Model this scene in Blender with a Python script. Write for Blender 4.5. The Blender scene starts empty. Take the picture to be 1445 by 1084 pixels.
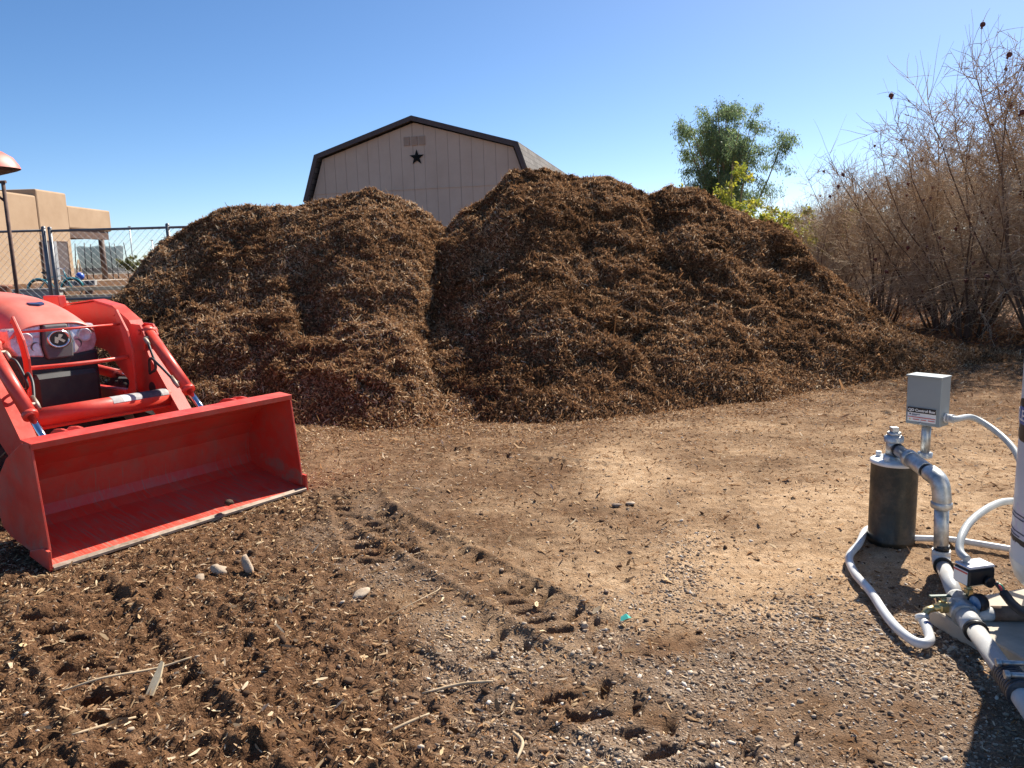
import bpy, math, random
import numpy as np
from mathutils import Vector, Matrix

# ------------------------------------------------------------------ camera, sky, sun, exposure
C = bpy.context.scene
COL = C.collection
R = math.radians
SUN_EL, SUN_AZ = 43.0, 37.5          # azimuth clockwise from +Y

cam = bpy.data.objects.new('camera', bpy.data.cameras.new('camera')); COL.objects.link(cam)
cam.data.sensor_width = 36.0
cam.data.lens = 36.0 * 1087.0 / 1445.0
cam.data.clip_start = 0.05
cam.data.clip_end = 5000
_p, _r = R(9.0), R(1.7)
_f = Vector((0, math.cos(_p), -math.sin(_p)))
_u0 = Vector((0, math.sin(_p), math.cos(_p))); _r0 = Vector((1, 0, 0))
_R = _r0 * math.cos(_r) - _u0 * math.sin(_r); _U = _u0 * math.cos(_r) + _r0 * math.sin(_r)
_m = Matrix((( _R.x, _U.x, -_f.x), (_R.y, _U.y, -_f.y), (_R.z, _U.z, -_f.z)))
cam.matrix_world = Matrix.Translation((0, 0, 1.5)) @ _m.to_4x4()
C.camera = cam

w = bpy.data.worlds.new('World'); C.world = w; w.use_nodes = True
nt = w.node_tree; bg = nt.nodes['Background']
sky = nt.nodes.new('ShaderNodeTexSky'); sky.sky_type = 'NISHITA'; sky.sun_disc = False
sky.sun_elevation = R(SUN_EL); sky.sun_rotation = R(SUN_AZ)
sky.altitude = 300; sky.air_density = 0.65; sky.dust_density = 0.5; sky.ozone_density = 2.0
_hs = nt.nodes.new('ShaderNodeHueSaturation'); _hs.inputs['Saturation'].default_value = 1.2
nt.links.new(sky.outputs[0], _hs.inputs['Color']); nt.links.new(_hs.outputs[0], bg.inputs[0]); bg.inputs[1].default_value = 0.085

sd = bpy.data.lights.new('sun', 'SUN'); sd.energy = 5.0; sd.angle = R(0.55); sd.color = (1, 0.94, 0.83)
sun = bpy.data.objects.new('sun', sd); COL.objects.link(sun)
_sv = Vector((math.sin(R(SUN_AZ)) * math.cos(R(SUN_EL)), math.cos(R(SUN_AZ)) * math.cos(R(SUN_EL)), math.sin(R(SUN_EL))))
sun.rotation_euler = (-_sv).to_track_quat('-Z', 'Y').to_euler()
sun.location = _sv * 60

C.view_settings.view_transform = 'Standard'; C.view_settings.look = 'None'
C.view_settings.exposure = 0.92; C.view_settings.gamma = 1
C.render.engine = 'CYCLES'
C.cycles.max_bounces = 6; C.cycles.diffuse_bounces = 3; C.cycles.glossy_bounces = 3
C.cycles.transmission_bounces = 4; C.cycles.transparent_max_bounces = 12
C.cycles.use_denoising = True

# ------------------------------------------------------------------ noise
_rs = np.random.RandomState(7)
_perm = np.concatenate([_rs.permutation(512)] * 2).astype(np.int64)
_g3 = _rs.normal(size=(512, 3)); _g3 /= np.linalg.norm(_g3, axis=1)[:, None]

def noise3(P):
    P = np.asarray(P, float)
    i = np.floor(P).astype(np.int64); f = P - i; i &= 511
    u = f * f * f * (f * (f * 6 - 15) + 10)
    out = 0
    for dx in (0, 1):
        for dy in (0, 1):
            for dz in (0, 1):
                h = _perm[(_perm[(_perm[(i[:, 0] + dx) & 511] + i[:, 1] + dy) & 511] + i[:, 2] + dz) & 511]
                g = _g3[h]
                d = (f - np.array([dx, dy, dz]))
                wgt = ((u[:, 0] if dx else 1 - u[:, 0]) * (u[:, 1] if dy else 1 - u[:, 1]) * (u[:, 2] if dz else 1 - u[:, 2]))
                out = out + wgt * np.einsum('ij,ij->i', g, d)
    return out * 1.5

def fbm(P, scale, octs=4, gain=0.5, seed=0.0):
    P = np.asarray(P, float) / scale + seed
    a, s, o = 1.0, 0.0, 0.0
    for k in range(octs):
        o = o + a * noise3(P * (2.03 ** k) + 17.3 * k); a *= gain
    return o

def xy0(x, y, z=0.0):
    x = np.asarray(x, float)
    return np.stack([x, np.asarray(y, float), np.zeros_like(x) + z], -1)

def sst(a, b, x):
    t = np.clip((np.asarray(x, float) - a) / (b - a), 0, 1); return t * t * (3 - 2 * t)

# ------------------------------------------------------------------ object helpers
def tag(o, label=None, cat=None, group=None, kind=None):
    if label: o['label'] = label
    if cat: o['category'] = cat
    if group: o['group'] = group
    if kind: o['kind'] = kind
    return o

def empty(name, label, cat, loc=(0, 0, 0), rz=0.0, group=None):
    o = bpy.data.objects.new(name, None); COL.objects.link(o)
    o.location = loc; o.rotation_euler = (0, 0, rz); o.empty_display_size = 0.2
    return tag(o, label, cat, group)

def link(name, me, mat=None, parent=None):
    o = bpy.data.objects.new(name, me); COL.objects.link(o)
    if mat is not None and len(me.materials) == 0: me.materials.append(mat)
    if parent is not None: o.parent = parent
    return o

def np_mesh(name, V, F, smooth=False, attrs=None):
    """V (n,3); F (m,k) one face size."""
    V = np.ascontiguousarray(V, np.float32); F = np.ascontiguousarray(F, np.int32)
    me = bpy.data.meshes.new(name)
    me.vertices.add(len(V)); me.vertices.foreach_set('co', V.ravel())
    k = F.shape[1]
    me.loops.add(F.size); me.loops.foreach_set('vertex_index', F.ravel())
    me.polygons.add(len(F)); me.polygons.foreach_set('loop_start', np.arange(0, F.size, k, dtype=np.int32))
    if smooth: me.polygons.foreach_set('use_smooth', np.ones(len(F), bool))
    for an, av in (attrs or {}).items():
        a = me.attributes.new(an, 'FLOAT', 'POINT'); a.data.foreach_set('value', np.ascontiguousarray(av, np.float32))
    me.update(calc_edges=True); me.validate()
    return me

class MB:
    def __init__(s): s.v = []; s.f = []; s.sm = []
    def add(s, vs, fs, smooth=False):
        b = len(s.v); s.v += [tuple(map(float, v)) for v in vs]
        for f in fs: s.f.append([i + b for i in f]); s.sm.append(smooth)
        return s
    def box(s, c, size, rot=None, bev=0.0):
        hx, hy, hz = [a / 2 for a in size]
        if bev > 0:
            b = min(bev, hx * .9, hy * .9, hz * .9)
            vs = []; idx = {}
            for sx in (-1, 1):
                for sy in (-1, 1):
                    for sz in (-1, 1):
                        for ax in range(3):
                            p = [sx * (hx - b), sy * (hy - b), sz * (hz - b)]
                            p[ax] = (sx * hx, sy * hy, sz * hz)[ax]
                            idx[(sx, sy, sz, ax)] = len(vs); vs.append(p)
            fs = []
            for ax in range(3):
                o1, o2 = [a for a in range(3) if a != ax]
                for sg in (-1, 1):
                    q = []
                    for (a, b2) in ((-1, -1), (1, -1), (1, 1), (-1, 1)):
                        k = [0, 0, 0]; k[ax] = sg; k[o1] = a; k[o2] = b2; q.append(idx[(k[0], k[1], k[2], ax)])
                    fs.append(q)
            for ax in range(3):                       # edges parallel to ax
                o1, o2 = [a for a in range(3) if a != ax]
                for a in (-1, 1):
                    for b2 in (-1, 1):
                        q = []
                        for (sg, fa) in ((-1, o1), (1, o1), (1, o2), (-1, o2)):
                            k = [0, 0, 0]; k[ax] = sg; k[o1] = a; k[o2] = b2; q.append(idx[(k[0], k[1], k[2], fa)])
                        fs.append(q)
            for sx in (-1, 1):
                for sy in (-1, 1):
                    for sz in (-1, 1): fs.append([idx[(sx, sy, sz, a)] for a in range(3)])
        else:
            vs = [(sx * hx, sy * hy, sz * hz) for sx in (-1, 1) for sy in (-1, 1) for sz in (-1, 1)]
            fs = [(0, 1, 3, 2), (4, 6, 7, 5), (0, 4, 5, 1), (2, 3, 7, 6), (0, 2, 6, 4), (1, 5, 7, 3)]
        M = rot.to_matrix() if hasattr(rot, 'to_matrix') else (rot if rot is not None else Matrix.Identity(3))
        return s.add([(M @ Vector(v)) + Vector(c) for v in vs], fs)
    def tube(s, pts, rad, n=10, cap=True, smooth=True):
        pts = [Vector(p) for p in pts]; m = len(pts)
        rad = [rad] * m if isinstance(rad, (int, float)) else rad
        vs = []; fs = []; N = None
        for i, p in enumerate(pts):
            t = (pts[min(i + 1, m - 1)] - pts[max(i - 1, 0)])
            if t.length < 1e-9: t = Vector((0, 0, 1))
            t.normalize()
            if N is None:
                N = t.orthogonal().normalized()
            else:
                N = (N - t * N.dot(t))
                N = N.normalized() if N.length > 1e-6 else t.orthogonal().normalized()
            B = t.cross(N)
            for k in range(n):
                a = 2 * math.pi * k / n
                vs.append(p + (N * math.cos(a) + B * math.sin(a)) * rad[i])
        for i in range(m - 1):
            for k in range(n):
                k2 = (k + 1) % n
                fs.append((i * n + k, i * n + k2, (i + 1) * n + k2, (i + 1) * n + k))
        s.add(vs, fs, smooth)
        if cap:
            b = len(s.v) - len(vs)
            s.f.append([b + k for k in range(n)][::-1]); s.sm.append(False)
            s.f.append([b + (m - 1) * n + k for k in range(n)]); s.sm.append(False)
        return s
    def cyl(s, a, b, r, n=16, r2=None): return s.tube([a, b], [r, r if r2 is None else r2], n)
    def lathe(s, prof, c=(0, 0, 0), n=32, M=None, smooth=True):
        M = M or Matrix.Identity(3); c = Vector(c); vs = []; fs = []
        for (r, z) in prof:
            for k in range(n):
                a = 2 * math.pi * k / n
                vs.append(M @ Vector((r * math.cos(a), r * math.sin(a), z)) + c)
        for i in range(len(prof) - 1):
            for k in range(n):
                k2 = (k + 1) % n
                fs.append((i * n + k, i * n + k2, (i + 1) * n + k2, (i + 1) * n + k))
        return s.add(vs, fs, smooth)
    def prism(s, poly, t0, t1, fn, smooth=False):
        """polygon of 2-D points extruded from t0 to t1; fn(a, b, t) -> 3-D point"""
        n = len(poly)
        vs = [fn(a, b, t0) for a, b in poly] + [fn(a, b, t1) for a, b in poly]
        fs = [list(range(n))[::-1], list(range(n, 2 * n))] + [(i, (i + 1) % n, n + (i + 1) % n, n + i) for i in range(n)]
        return s.add(vs, fs, smooth)
    def build(s, name, mat, parent=None, bevel=0.0, solid=0.0, sub=0):
        me = bpy.data.meshes.new(name); me.from_pydata(s.v, [], s.f)
        me.polygons.foreach_set('use_smooth', s.sm); me.update()
        import bmesh
        bm = bmesh.new(); bm.from_mesh(me); bmesh.ops.recalc_face_normals(bm, faces=bm.faces); bm.to_mesh(me); bm.free()
        o = link(name, me, mat, parent)
        if solid:
            m = o.modifiers.new('solid', 'SOLIDIFY'); m.thickness = solid; m.offset = 0
        if bevel:
            m = o.modifiers.new('bevel', 'BEVEL'); m.width = bevel; m.segments = 2; m.limit_method = 'ANGLE'; m.angle_limit = R(35)
        if sub:
            m = o.modifiers.new('sub', 'SUBSURF'); m.levels = m.render_levels = sub
        return o

def curve_pts(pts, n=8):
    """Catmull-Rom through pts"""
    P = [Vector(p) for p in pts]; P = [P[0] * 2 - P[1]] + P + [P[-1] * 2 - P[-2]]
    out = []
    for i in range(1, len(P) - 2):
        for k in range(n):
            t = k / n; a, b, c, d = P[i - 1], P[i], P[i + 1], P[i + 2]
            out.append(0.5 * ((2 * b) + (c - a) * t + (2 * a - 5 * b + 4 * c - d) * t * t + (3 * b - a - 3 * c + d) * t ** 3))
    out.append(P[-2]); return out

def text_mesh(name, body, size, mat, parent, M, extrude=0.0004, align='LEFT', bold=0.0):
    cu = bpy.data.curves.new(name, 'FONT'); cu.body = body; cu.size = size; cu.extrude = extrude; cu.offset = bold
    cu.align_x = align
    t = bpy.data.objects.new(name, cu); COL.objects.link(t)
    dg = bpy.context.evaluated_depsgraph_get(); dg.update()
    me = bpy.data.meshes.new_from_object(t.evaluated_get(dg)); bpy.data.objects.remove(t)
    me.transform(M); me.name = name; me.materials.clear()
    return link(name, me, mat, parent)

# ------------------------------------------------------------------ materials
def ramp(nt, fac, stops):
    r = nt.nodes.new('ShaderNodeValToRGB'); e = r.color_ramp.elements
    while len(e) < len(stops): e.new(0.5)
    for i, (p, c) in enumerate(stops): e[i].position = p; e[i].color = (*c, 1)
    nt.links.new(fac, r.inputs[0]); return r.outputs[0]

def mat(name, col, col2=None, nscale=3.0, rough=0.6, metal=0.0, bump=0.0, bscale=60.0, detail=6, lo=0.35, hi=0.65, spec=0.5, trans=0.0, rough2=None):
    m = bpy.data.materials.new(name); m.use_nodes = True
    nt = m.node_tree; b = nt.nodes['Principled BSDF']
    b.inputs['Base Color'].default_value = (*col, 1); b.inputs['Roughness'].default_value = rough
    b.inputs['Metallic'].default_value = metal; b.inputs['Specular IOR Level'].default_value = spec
    tc = nt.nodes.new('ShaderNodeTexCoord')
    if col2 is not None:
        n = nt.nodes.new('ShaderNodeTexNoise'); n.inputs['Scale'].default_value = nscale; n.inputs['Detail'].default_value = detail
        n.inputs['Roughness'].default_value = 0.65
        nt.links.new(tc.outputs['Object'], n.inputs['Vector'])
        nt.links.new(ramp(nt, n.outputs[0], [(lo, col), (hi, col2)]), b.inputs['Base Color'])
        if rough2 is not None:
            mr = nt.nodes.new('ShaderNodeMapRange'); mr.inputs[1].default_value = lo; mr.inputs[2].default_value = hi
            mr.inputs[3].default_value = rough; mr.inputs[4].default_value = rough2
            nt.links.new(n.outputs[0], mr.inputs[0]); nt.links.new(mr.outputs[0], b.inputs['Roughness'])
    if bump:
        n2 = nt.nodes.new('ShaderNodeTexNoise'); n2.inputs['Scale'].default_value = bscale; n2.inputs['Detail'].default_value = 5
        nt.links.new(tc.outputs['Object'], n2.inputs['Vector'])
        bp = nt.nodes.new('ShaderNodeBump'); bp.inputs['Strength'].default_value = bump; bp.inputs['Distance'].default_value = 0.01
        nt.links.new(n2.outputs[0], bp.inputs['Height']); nt.links.new(bp.outputs[0], b.inputs['Normal'])
    return m

def tint_mat(name, stops, rough=0.8, trans=0.0, attr='tint', spec=0.3, tcol=None):
    m = bpy.data.materials.new(name); m.use_nodes = True
    nt = m.node_tree; b = nt.nodes['Principled BSDF']
    a = nt.nodes.new('ShaderNodeAttribute'); a.attribute_name = attr
    c = ramp(nt, a.outputs['Fac'], stops)
    nt.links.new(c, b.inputs['Base Color'])
    b.inputs['Roughness'].default_value = rough; b.inputs['Specular IOR Level'].default_value = spec
    if trans:
        t = nt.nodes.new('ShaderNodeBsdfTranslucent'); nt.links.new(c, t.inputs[0])
        mx = nt.nodes.new('ShaderNodeMixShader'); mx.inputs[0].default_value = trans
        nt.links.new(b.outputs[0], mx.inputs[1]); nt.links.new(t.outputs[0], mx.inputs[2])
        nt.links.new(mx.outputs[0], nt.nodes['Material Output'].inputs[0])
    return m

# ------------------------------------------------------------------ ground
def terrain(x, y):
    x = np.asarray(x, float); y = np.asarray(y, float)
    t = 0.84 * sst(7.6, 16.0, y) + 0.28 * sst(16, 40, y)
    left = 1 - sst(-7.0, -3.0, x)
    far = sst(40, 120, np.abs(x) + y * 0)
    return t * left * (1 - 0.0 * far) + 0.35 * sst(14, 40, y) * (1 - left)

def dark_zone(x, y):                       # churned chocolate soil, left foreground
    d = (np.asarray(x, float) * 2.9 + (np.asarray(y, float) - 5.0) * 1.35 + 1.4 * 2.9) / 3.2
    n = 0.35 * fbm(xy0(x, y), 0.7, 3, seed=3.1)
    return 1 - sst(-0.45, 0.5, d + n)

def sand_zone(x, y):
    x = np.asarray(x, float); y = np.asarray(y, float); o = 0
    for cx, cy, ax, ay, s in ((1.15, 3.55, .95, .55, 1.0), (2.1, 4.5, 1.3, .8, .9), (.85, 5.3, .45, .9, .9), (2.6, 6.2, 2.6, 1.0, .5), (3.5, 5.0, 1.6, 2.0, .6), (.2, 3.9, .5, .8, .35)):
        o = np.maximum(o, s * np.exp(-(((x - cx) / ax) ** 2 + ((y - cy) / ay) ** 2)))
    n = fbm(xy0(x, y), 0.45, 4, seed=9.7) + .5 * fbm(xy0(x * .5, y * 1.6), 0.12, 3, seed=1.7)
    return np.clip(o * 1.15 + 0.42 * n * (o > 0.03), 0, 1)

def gravel_zone(x, y):
    x = np.asarray(x, float); y = np.asarray(y, float)
    g = sst(-.55, .1, x + .25 * (y - 2.4)) * (1 - sst(2.75, 3.4, y - .12 * x)) * .9
    g = np.maximum(g, 1.0 * np.exp(-(((x - .82 - .25 * (y - 3.5)) / .17) ** 2 + ((y - 3.55) / .45) ** 2)))
    dst = (x + 1.3) * .86 + (y - 4.6) * .51; al = (x + 1.3) * .51 - (y - 4.6) * .86
    g = np.maximum(g, .62 * np.exp(-(dst / .26) ** 2) * sst(-.1, .4, al) * (1 - sst(2.6, 3.2, al)))  # diagonal strip: pale gravel, with lens flare painted into the ground tone too
    g = np.maximum(g, .3 * np.exp(-(((x + .9) / .5) ** 2 + ((y - 4.5) / .7) ** 2)))
    g = np.maximum(g, .8 * np.exp(-(((x - 1.65) / .35) ** 2 + ((y - 2.9) / .5) ** 2)))
    n = fbm(xy0(x, y), 0.35, 3, seed=5.5)
    return np.clip(g * (0.75 + 1.1 * n), 0, 1)

def lug_rows(x, y):
    """tyre lug prints: two wheel tracks of paired slots"""
    x = np.asarray(x, float); y = np.asarray(y, float); h = np.zeros_like(x)
    for (ax, ay, bx, by, half, pitch, dep, l0, l1) in ((-.85, 4.46, .30, 2.9, .14, .115, .03, -.2, 2.0), (-1.15, 5.1, -.6, 3.6, .17, .13, .022, 0, 1.7), (-2.1, 3.4, -.9, 2.0, .2, .16, .03, -.3, 2.0), (-.75, 6.2, .9, 5.3, .12, .12, .012, 0, 1.9), (-.35, 3.1, .75, 1.9, .15, .14, .02, 0, 1.6)):
        L = math.hypot(bx - ax, by - ay); ux, uy = (bx - ax) / L, (by - ay) / L
        s = (x - ax) * ux + (y - ay) * uy; v = -(x - ax) * uy + (y - ay) * ux
        wv = fbm(xy0(x, y), .3, 2, seed=2.2)
        ph = (s + 0.45 * np.abs(v) + .02 * wv) / pitch + (v > 0) * .5
        slot = sst(.52, .85, np.abs((ph % 1) - .5) * 2)
        edge = 1 - sst(half * .8, half, np.abs(v + .02 * wv))
        mid = sst(.01, .04, np.abs(v))
        keep = sst(-.35, .1, fbm(xy0(x, y), .35, 2, seed=8.0))
        on = sst(l0, l0 + .2, s) * (1 - sst(l1 - .3, l1, s))
        h += -dep * slot * edge * mid * on * keep + dep * .35 * np.exp(-((np.abs(v) - half - .03) / .03) ** 2) * on
    return h

def ground_h(x, y):
    x = np.asarray(x, float); y = np.asarray(y, float)
    P = xy0(x, y)
    dk = dark_zone(x, y); sd_ = sand_zone(x, y)
    near = 1 - sst(10, 16, y)
    rough = (0.55 + 1.1 * dk) * (1 - .5 * gravel_zone(x, y)) * (1 - .55 * sd_)
    big = .022 * fbm(P, 1.1, 2, seed=1)
    med = fbm(P, .22, 3, .55, seed=4)
    med = np.abs(med) * 1.2 - .25
    fine = fbm(P, .06, 2, .6, seed=6)
    clod = np.clip(fbm(P, .13, 2, seed=12) - .12, 0, 1)
    h = big + rough * (.013 * med + .012 * fine + .006 * fbm(P, .027, 2, .6, seed=61) + .018 * clod * (.15 + dk))
    h = h + 2.2 * lug_rows(x, y) * (1 - .6 * sd_)
    # ripples in sand
    h = h + .004 * sd_ * fbm(np.stack([x * .6, y * 2.2, x * 0], -1), .12, 2, seed=21)
    a_ = (x + 1.939) * .8075 - (y - 4.471) * .59; l_ = (x + 1.939) * .59 + (y - 4.471) * .8075
    fl = sst(-.85, -.7, a_) * (1 - sst(.06, .2, a_)) * (1 - sst(.86, 1.0, np.abs(l_)))
    h = h * (1 - .8 * fl) - .016 * fl
    return terrain(x, y) + h * near

def axis(lo, hi, step, ext, grow=1.25):
    a = list(np.arange(lo, hi, step)); s = step
    while a[-1] < ext[1]: s *= grow; a.append(a[-1] + s)
    s = step; b = [a[0]]
    while b[-1] > ext[0]: s *= grow; b.append(b[-1] - s)
    return np.array(b[:0:-1] + a)
gx = axis(-4.0, 4.6, 0.0095, (-900, 900))
_y = [1.7]
while _y[-1] < 13: _y.append(_y[-1] + max(.0075, .0036 * _y[-1]))
s_ = .05
while _y[-1] < 1800: s_ *= 1.22; _y.append(_y[-1] + s_)
_b = [1.7]; s_ = .02
while _b[-1] > -60: s_ *= 1.3; _b.append(_b[-1] - s_)
gy = np.array(_b[:0:-1] + _y)
GX, GY = np.meshgrid(gx, gy); fx, fy = GX.ravel(), GY.ravel()
gz = ground_h(fx, fy)
nx, ny = len(gx), len(gy)
ii = (np.arange(ny - 1)[:, None] * nx + np.arange(nx - 1)[None, :]).ravel()
GF = np.stack([ii, ii + 1, ii + nx + 1, ii + nx], -1)
gme = np_mesh('ground', np.stack([fx, fy, gz], -1), GF, True, {
    'dark': dark_zone(fx, fy), 'sand': sand_zone(fx, fy), 'grav': gravel_zone(fx, fy)})

def ground_material():
    m = bpy.data.materials.new('soil'); m.use_nodes = True; nt = m.node_tree; N = nt.nodes; L = nt.links
    b = N['Principled BSDF']; b.inputs['Roughness'].default_value = .95; b.inputs['Specular IOR Level'].default_value = .04
    tc = N.new('ShaderNodeTexCoord')
    def noise(s, d=6, r=.65):
        n = N.new('ShaderNodeTexNoise'); n.inputs['Scale'].default_value = s; n.inputs['Detail'].default_value = d; n.inputs['Roughness'].default_value = r
        L.new(tc.outputs['Object'], n.inputs['Vector']); return n.outputs[0]
    def att(a):
        n = N.new('ShaderNodeAttribute'); n.attribute_name = a; return n.outputs['Fac']
    def mix(f, a, bb):
        n = N.new('ShaderNodeMix'); n.data_type = 'RGBA'
        if isinstance(f, float): n.inputs['Factor'].default_value = f
        else: L.new(f, n.inputs['Factor'])
        L.new(a, n.inputs['A']); L.new(bb, n.inputs['B']); return n.outputs['Result']
    base = ramp(nt, noise(9, 8, .7), [(.3, (.10, .058, .032)), (.5, (.185, .112, .065)), (.72, (.33, .215, .135))])
    dark = ramp(nt, noise(14, 8, .7), [(.3, (.075, .037, .019)), (.5, (.155, .082, .044)), (.72, (.27, .158, .090))])
    sand = ramp(nt, noise(12, 8, .7), [(.3, (.33, .205, .115)), (.5, (.50, .335, .20)), (.7, (.64, .46, .30))])
    blot = ramp(nt, noise(2.3, 5, .7), [(.42, (1, 1, 1)), (.6, (0, 0, 0))])
    mb = N.new('ShaderNodeMath'); mb.operation = 'MULTIPLY'; mb.inputs[1].default_value = .6; L.new(blot, mb.inputs[0])
    c = mix(mb.outputs[0], base, dark); c = mix(att('dark'), c, dark); grey = ramp(nt, noise(16, 8, .7), [(.3, (.16, .115, .08)), (.5, (.28, .21, .155)), (.7, (.42, .34, .265))])
    mg = N.new('ShaderNodeMath'); mg.operation = 'MULTIPLY'; mg.inputs[1].default_value = .7; L.new(att('grav'), mg.inputs[0])
    c = mix(mg.outputs[0], c, grey); c = mix(att('sand'), c, sand)
    sp = ramp(nt, noise(230, 3, .8), [(.40, (.45, .42, .40)), (.5, (1, 1, 1)), (.62, (1.0, 1.0, 1.0)), (.7, (1.75, 1.7, 1.6))])
    mu = N.new('ShaderNodeMix'); mu.data_type = 'RGBA'; mu.blend_type = 'MULTIPLY'; mu.inputs['Factor'].default_value = .85
    L.new(c, mu.inputs['A']); L.new(sp, mu.inputs['B']); L.new(mu.outputs['Result'], b.inputs['Base Color'])
    v = N.new('ShaderNodeTexVoronoi'); v.inputs['Scale'].default_value = 120; L.new(tc.outputs['Object'], v.inputs['Vector'])
    b1 = N.new('ShaderNodeBump'); b1.inputs['Strength'].default_value = .9; b1.inputs['Distance'].default_value = .012; L.new(noise(60, 6, .7), b1.inputs['Height'])
    b2 = N.new('ShaderNodeBump'); b2.inputs['Strength'].default_value = .7; b2.inputs['Distance'].default_value = .006; b2.invert = True
    L.new(v.outputs['Distance'], b2.inputs['Height']); L.new(b1.outputs[0], b2.inputs['Normal']); L.new(b2.outputs[0], b.inputs['Normal'])
    return m
tag(link('ground', gme, ground_material()), kind='structure')

# distant low hills
hv = []; hf = []
hx = np.linspace(-1500, 1500, 160)
hz = 4 + 10 * np.clip(fbm(xy0(hx, hx * 0), 260, 4, seed=31) + .35, 0, 2)
for i, (a, z) in enumerate(zip(hx, hz)):
    hv += [(a, 1150, -3), (a, 1300, 3 + z), (a, 1500, -3)]
    if i: hf += [(3 * i - 3, 3 * i, 3 * i + 1, 3 * i - 2), (3 * i - 2, 3 * i + 1, 3 * i + 2, 3 * i - 1)]
tag(link('hills', np_mesh('hills', hv, hf, True), mat('hill scrub', (.17, .13, .10), (.12, .11, .08), .02, .95)), kind='structure')

# ------------------------------------------------------------------ scatter helpers
def strips(P, N, L, W, rng, tilt=0.5, bend=.25, lift=.3):
    n = len(P)
    T = rng.normal(size=(n, 3)); T -= N * np.einsum('ij,ij->i', T, N)[:, None]
    T /= np.linalg.norm(T, axis=1)[:, None] + 1e-9
    tl = rng.normal(size=n) * tilt
    T = T * np.cos(tl)[:, None] + N * np.sin(tl)[:, None]
    U = np.cross(N, T); U += N * (rng.normal(size=n) * .7)[:, None]
    U -= T * np.einsum('ij,ij->i', U, T)[:, None]; U /= np.linalg.norm(U, axis=1)[:, None] + 1e-9
    Q = np.cross(T, U)
    b = rng.normal(size=n) * bend * L
    c = P + N * (lift * np.abs(np.sin(tl)) * L)[:, None]
    V = np.empty((n, 6, 3))
    for k, (s, wd) in enumerate(((-.5, .55), (0, 1.0), (.5, .45))):
        ctr = c + T * (L * s)[:, None] + Q * (b * (s * s * 4 - .5) * .5)[:, None]
        V[:, 2 * k] = ctr - U * (W * wd * .5)[:, None]
        V[:, 2 * k + 1] = ctr + U * (W * wd * .5)[:, None]
    i = np.arange(n)[:, None] * 6
    F = np.concatenate([i + np.array([0, 1, 3, 2]), i + np.array([2, 3, 5, 4])])
    return V.reshape(-1, 3), F

def chunks(P, N, S, rng, asp=(1, .7, .5), sub=1):
    """irregular stones: squashed, randomly turned icospheres"""
    import bmesh
    bm = bmesh.new(); bmesh.ops.create_icosphere(bm, subdivisions=sub, radius=1)
    bv = np.array([v.co[:] for v in bm.verts]); bf = np.array([[v.index for v in f.verts] for f in bm.faces]); bm.free()
    n = len(P); a = rng.rand(n) * 2 * np.pi
    V = np.repeat(bv[None], n, 0) * (1 + .22 * rng.normal(size=(n, len(bv), 1)) * (.6 if sub > 1 else .5))
    V = V * (np.array(asp) * (1 + .25 * rng.normal(size=(n, 3))).clip(.5, 1.7))[:, None]
    V = V * S[:, None, None]
    ti = rng.normal(size=n) * .35
    x, y, z = V[..., 0], V[..., 1], V[..., 2]
    ct, st = np.cos(ti)[:, None], np.sin(ti)[:, None]; x, z = x * ct + z * st, z * ct - x * st
    ca, sa = np.cos(a)[:, None], np.sin(a)[:, None]; x, y = x * ca - y * sa, x * sa + y * ca
    V = np.stack([x, y, z], -1) + P[:, None]
    F = (np.arange(n)[:, None, None] * len(bv) + bf[None]).reshape(-1, 3)
    return V.reshape(-1, 3), F, len(bv)

def up(n): return np.tile(np.array([0., 0, 1]), (n, 1))

# ------------------------------------------------------------------ mulch heaps
MULCH = tint_mat('shredded bark', [(0, (.055, .026, .012)), (.35, (.215, .107, .048)), (.65, (.46, .258, .128)), (.87, (.62, .415, .24)), (1, (.74, .58, .40))], .9, .32, spec=.05)
MULCH_BASE = mat('packed bark', (.050, .025, .013), (.16, .080, .038), 22, .95, bump=1.0, bscale=45, spec=.03)

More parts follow.
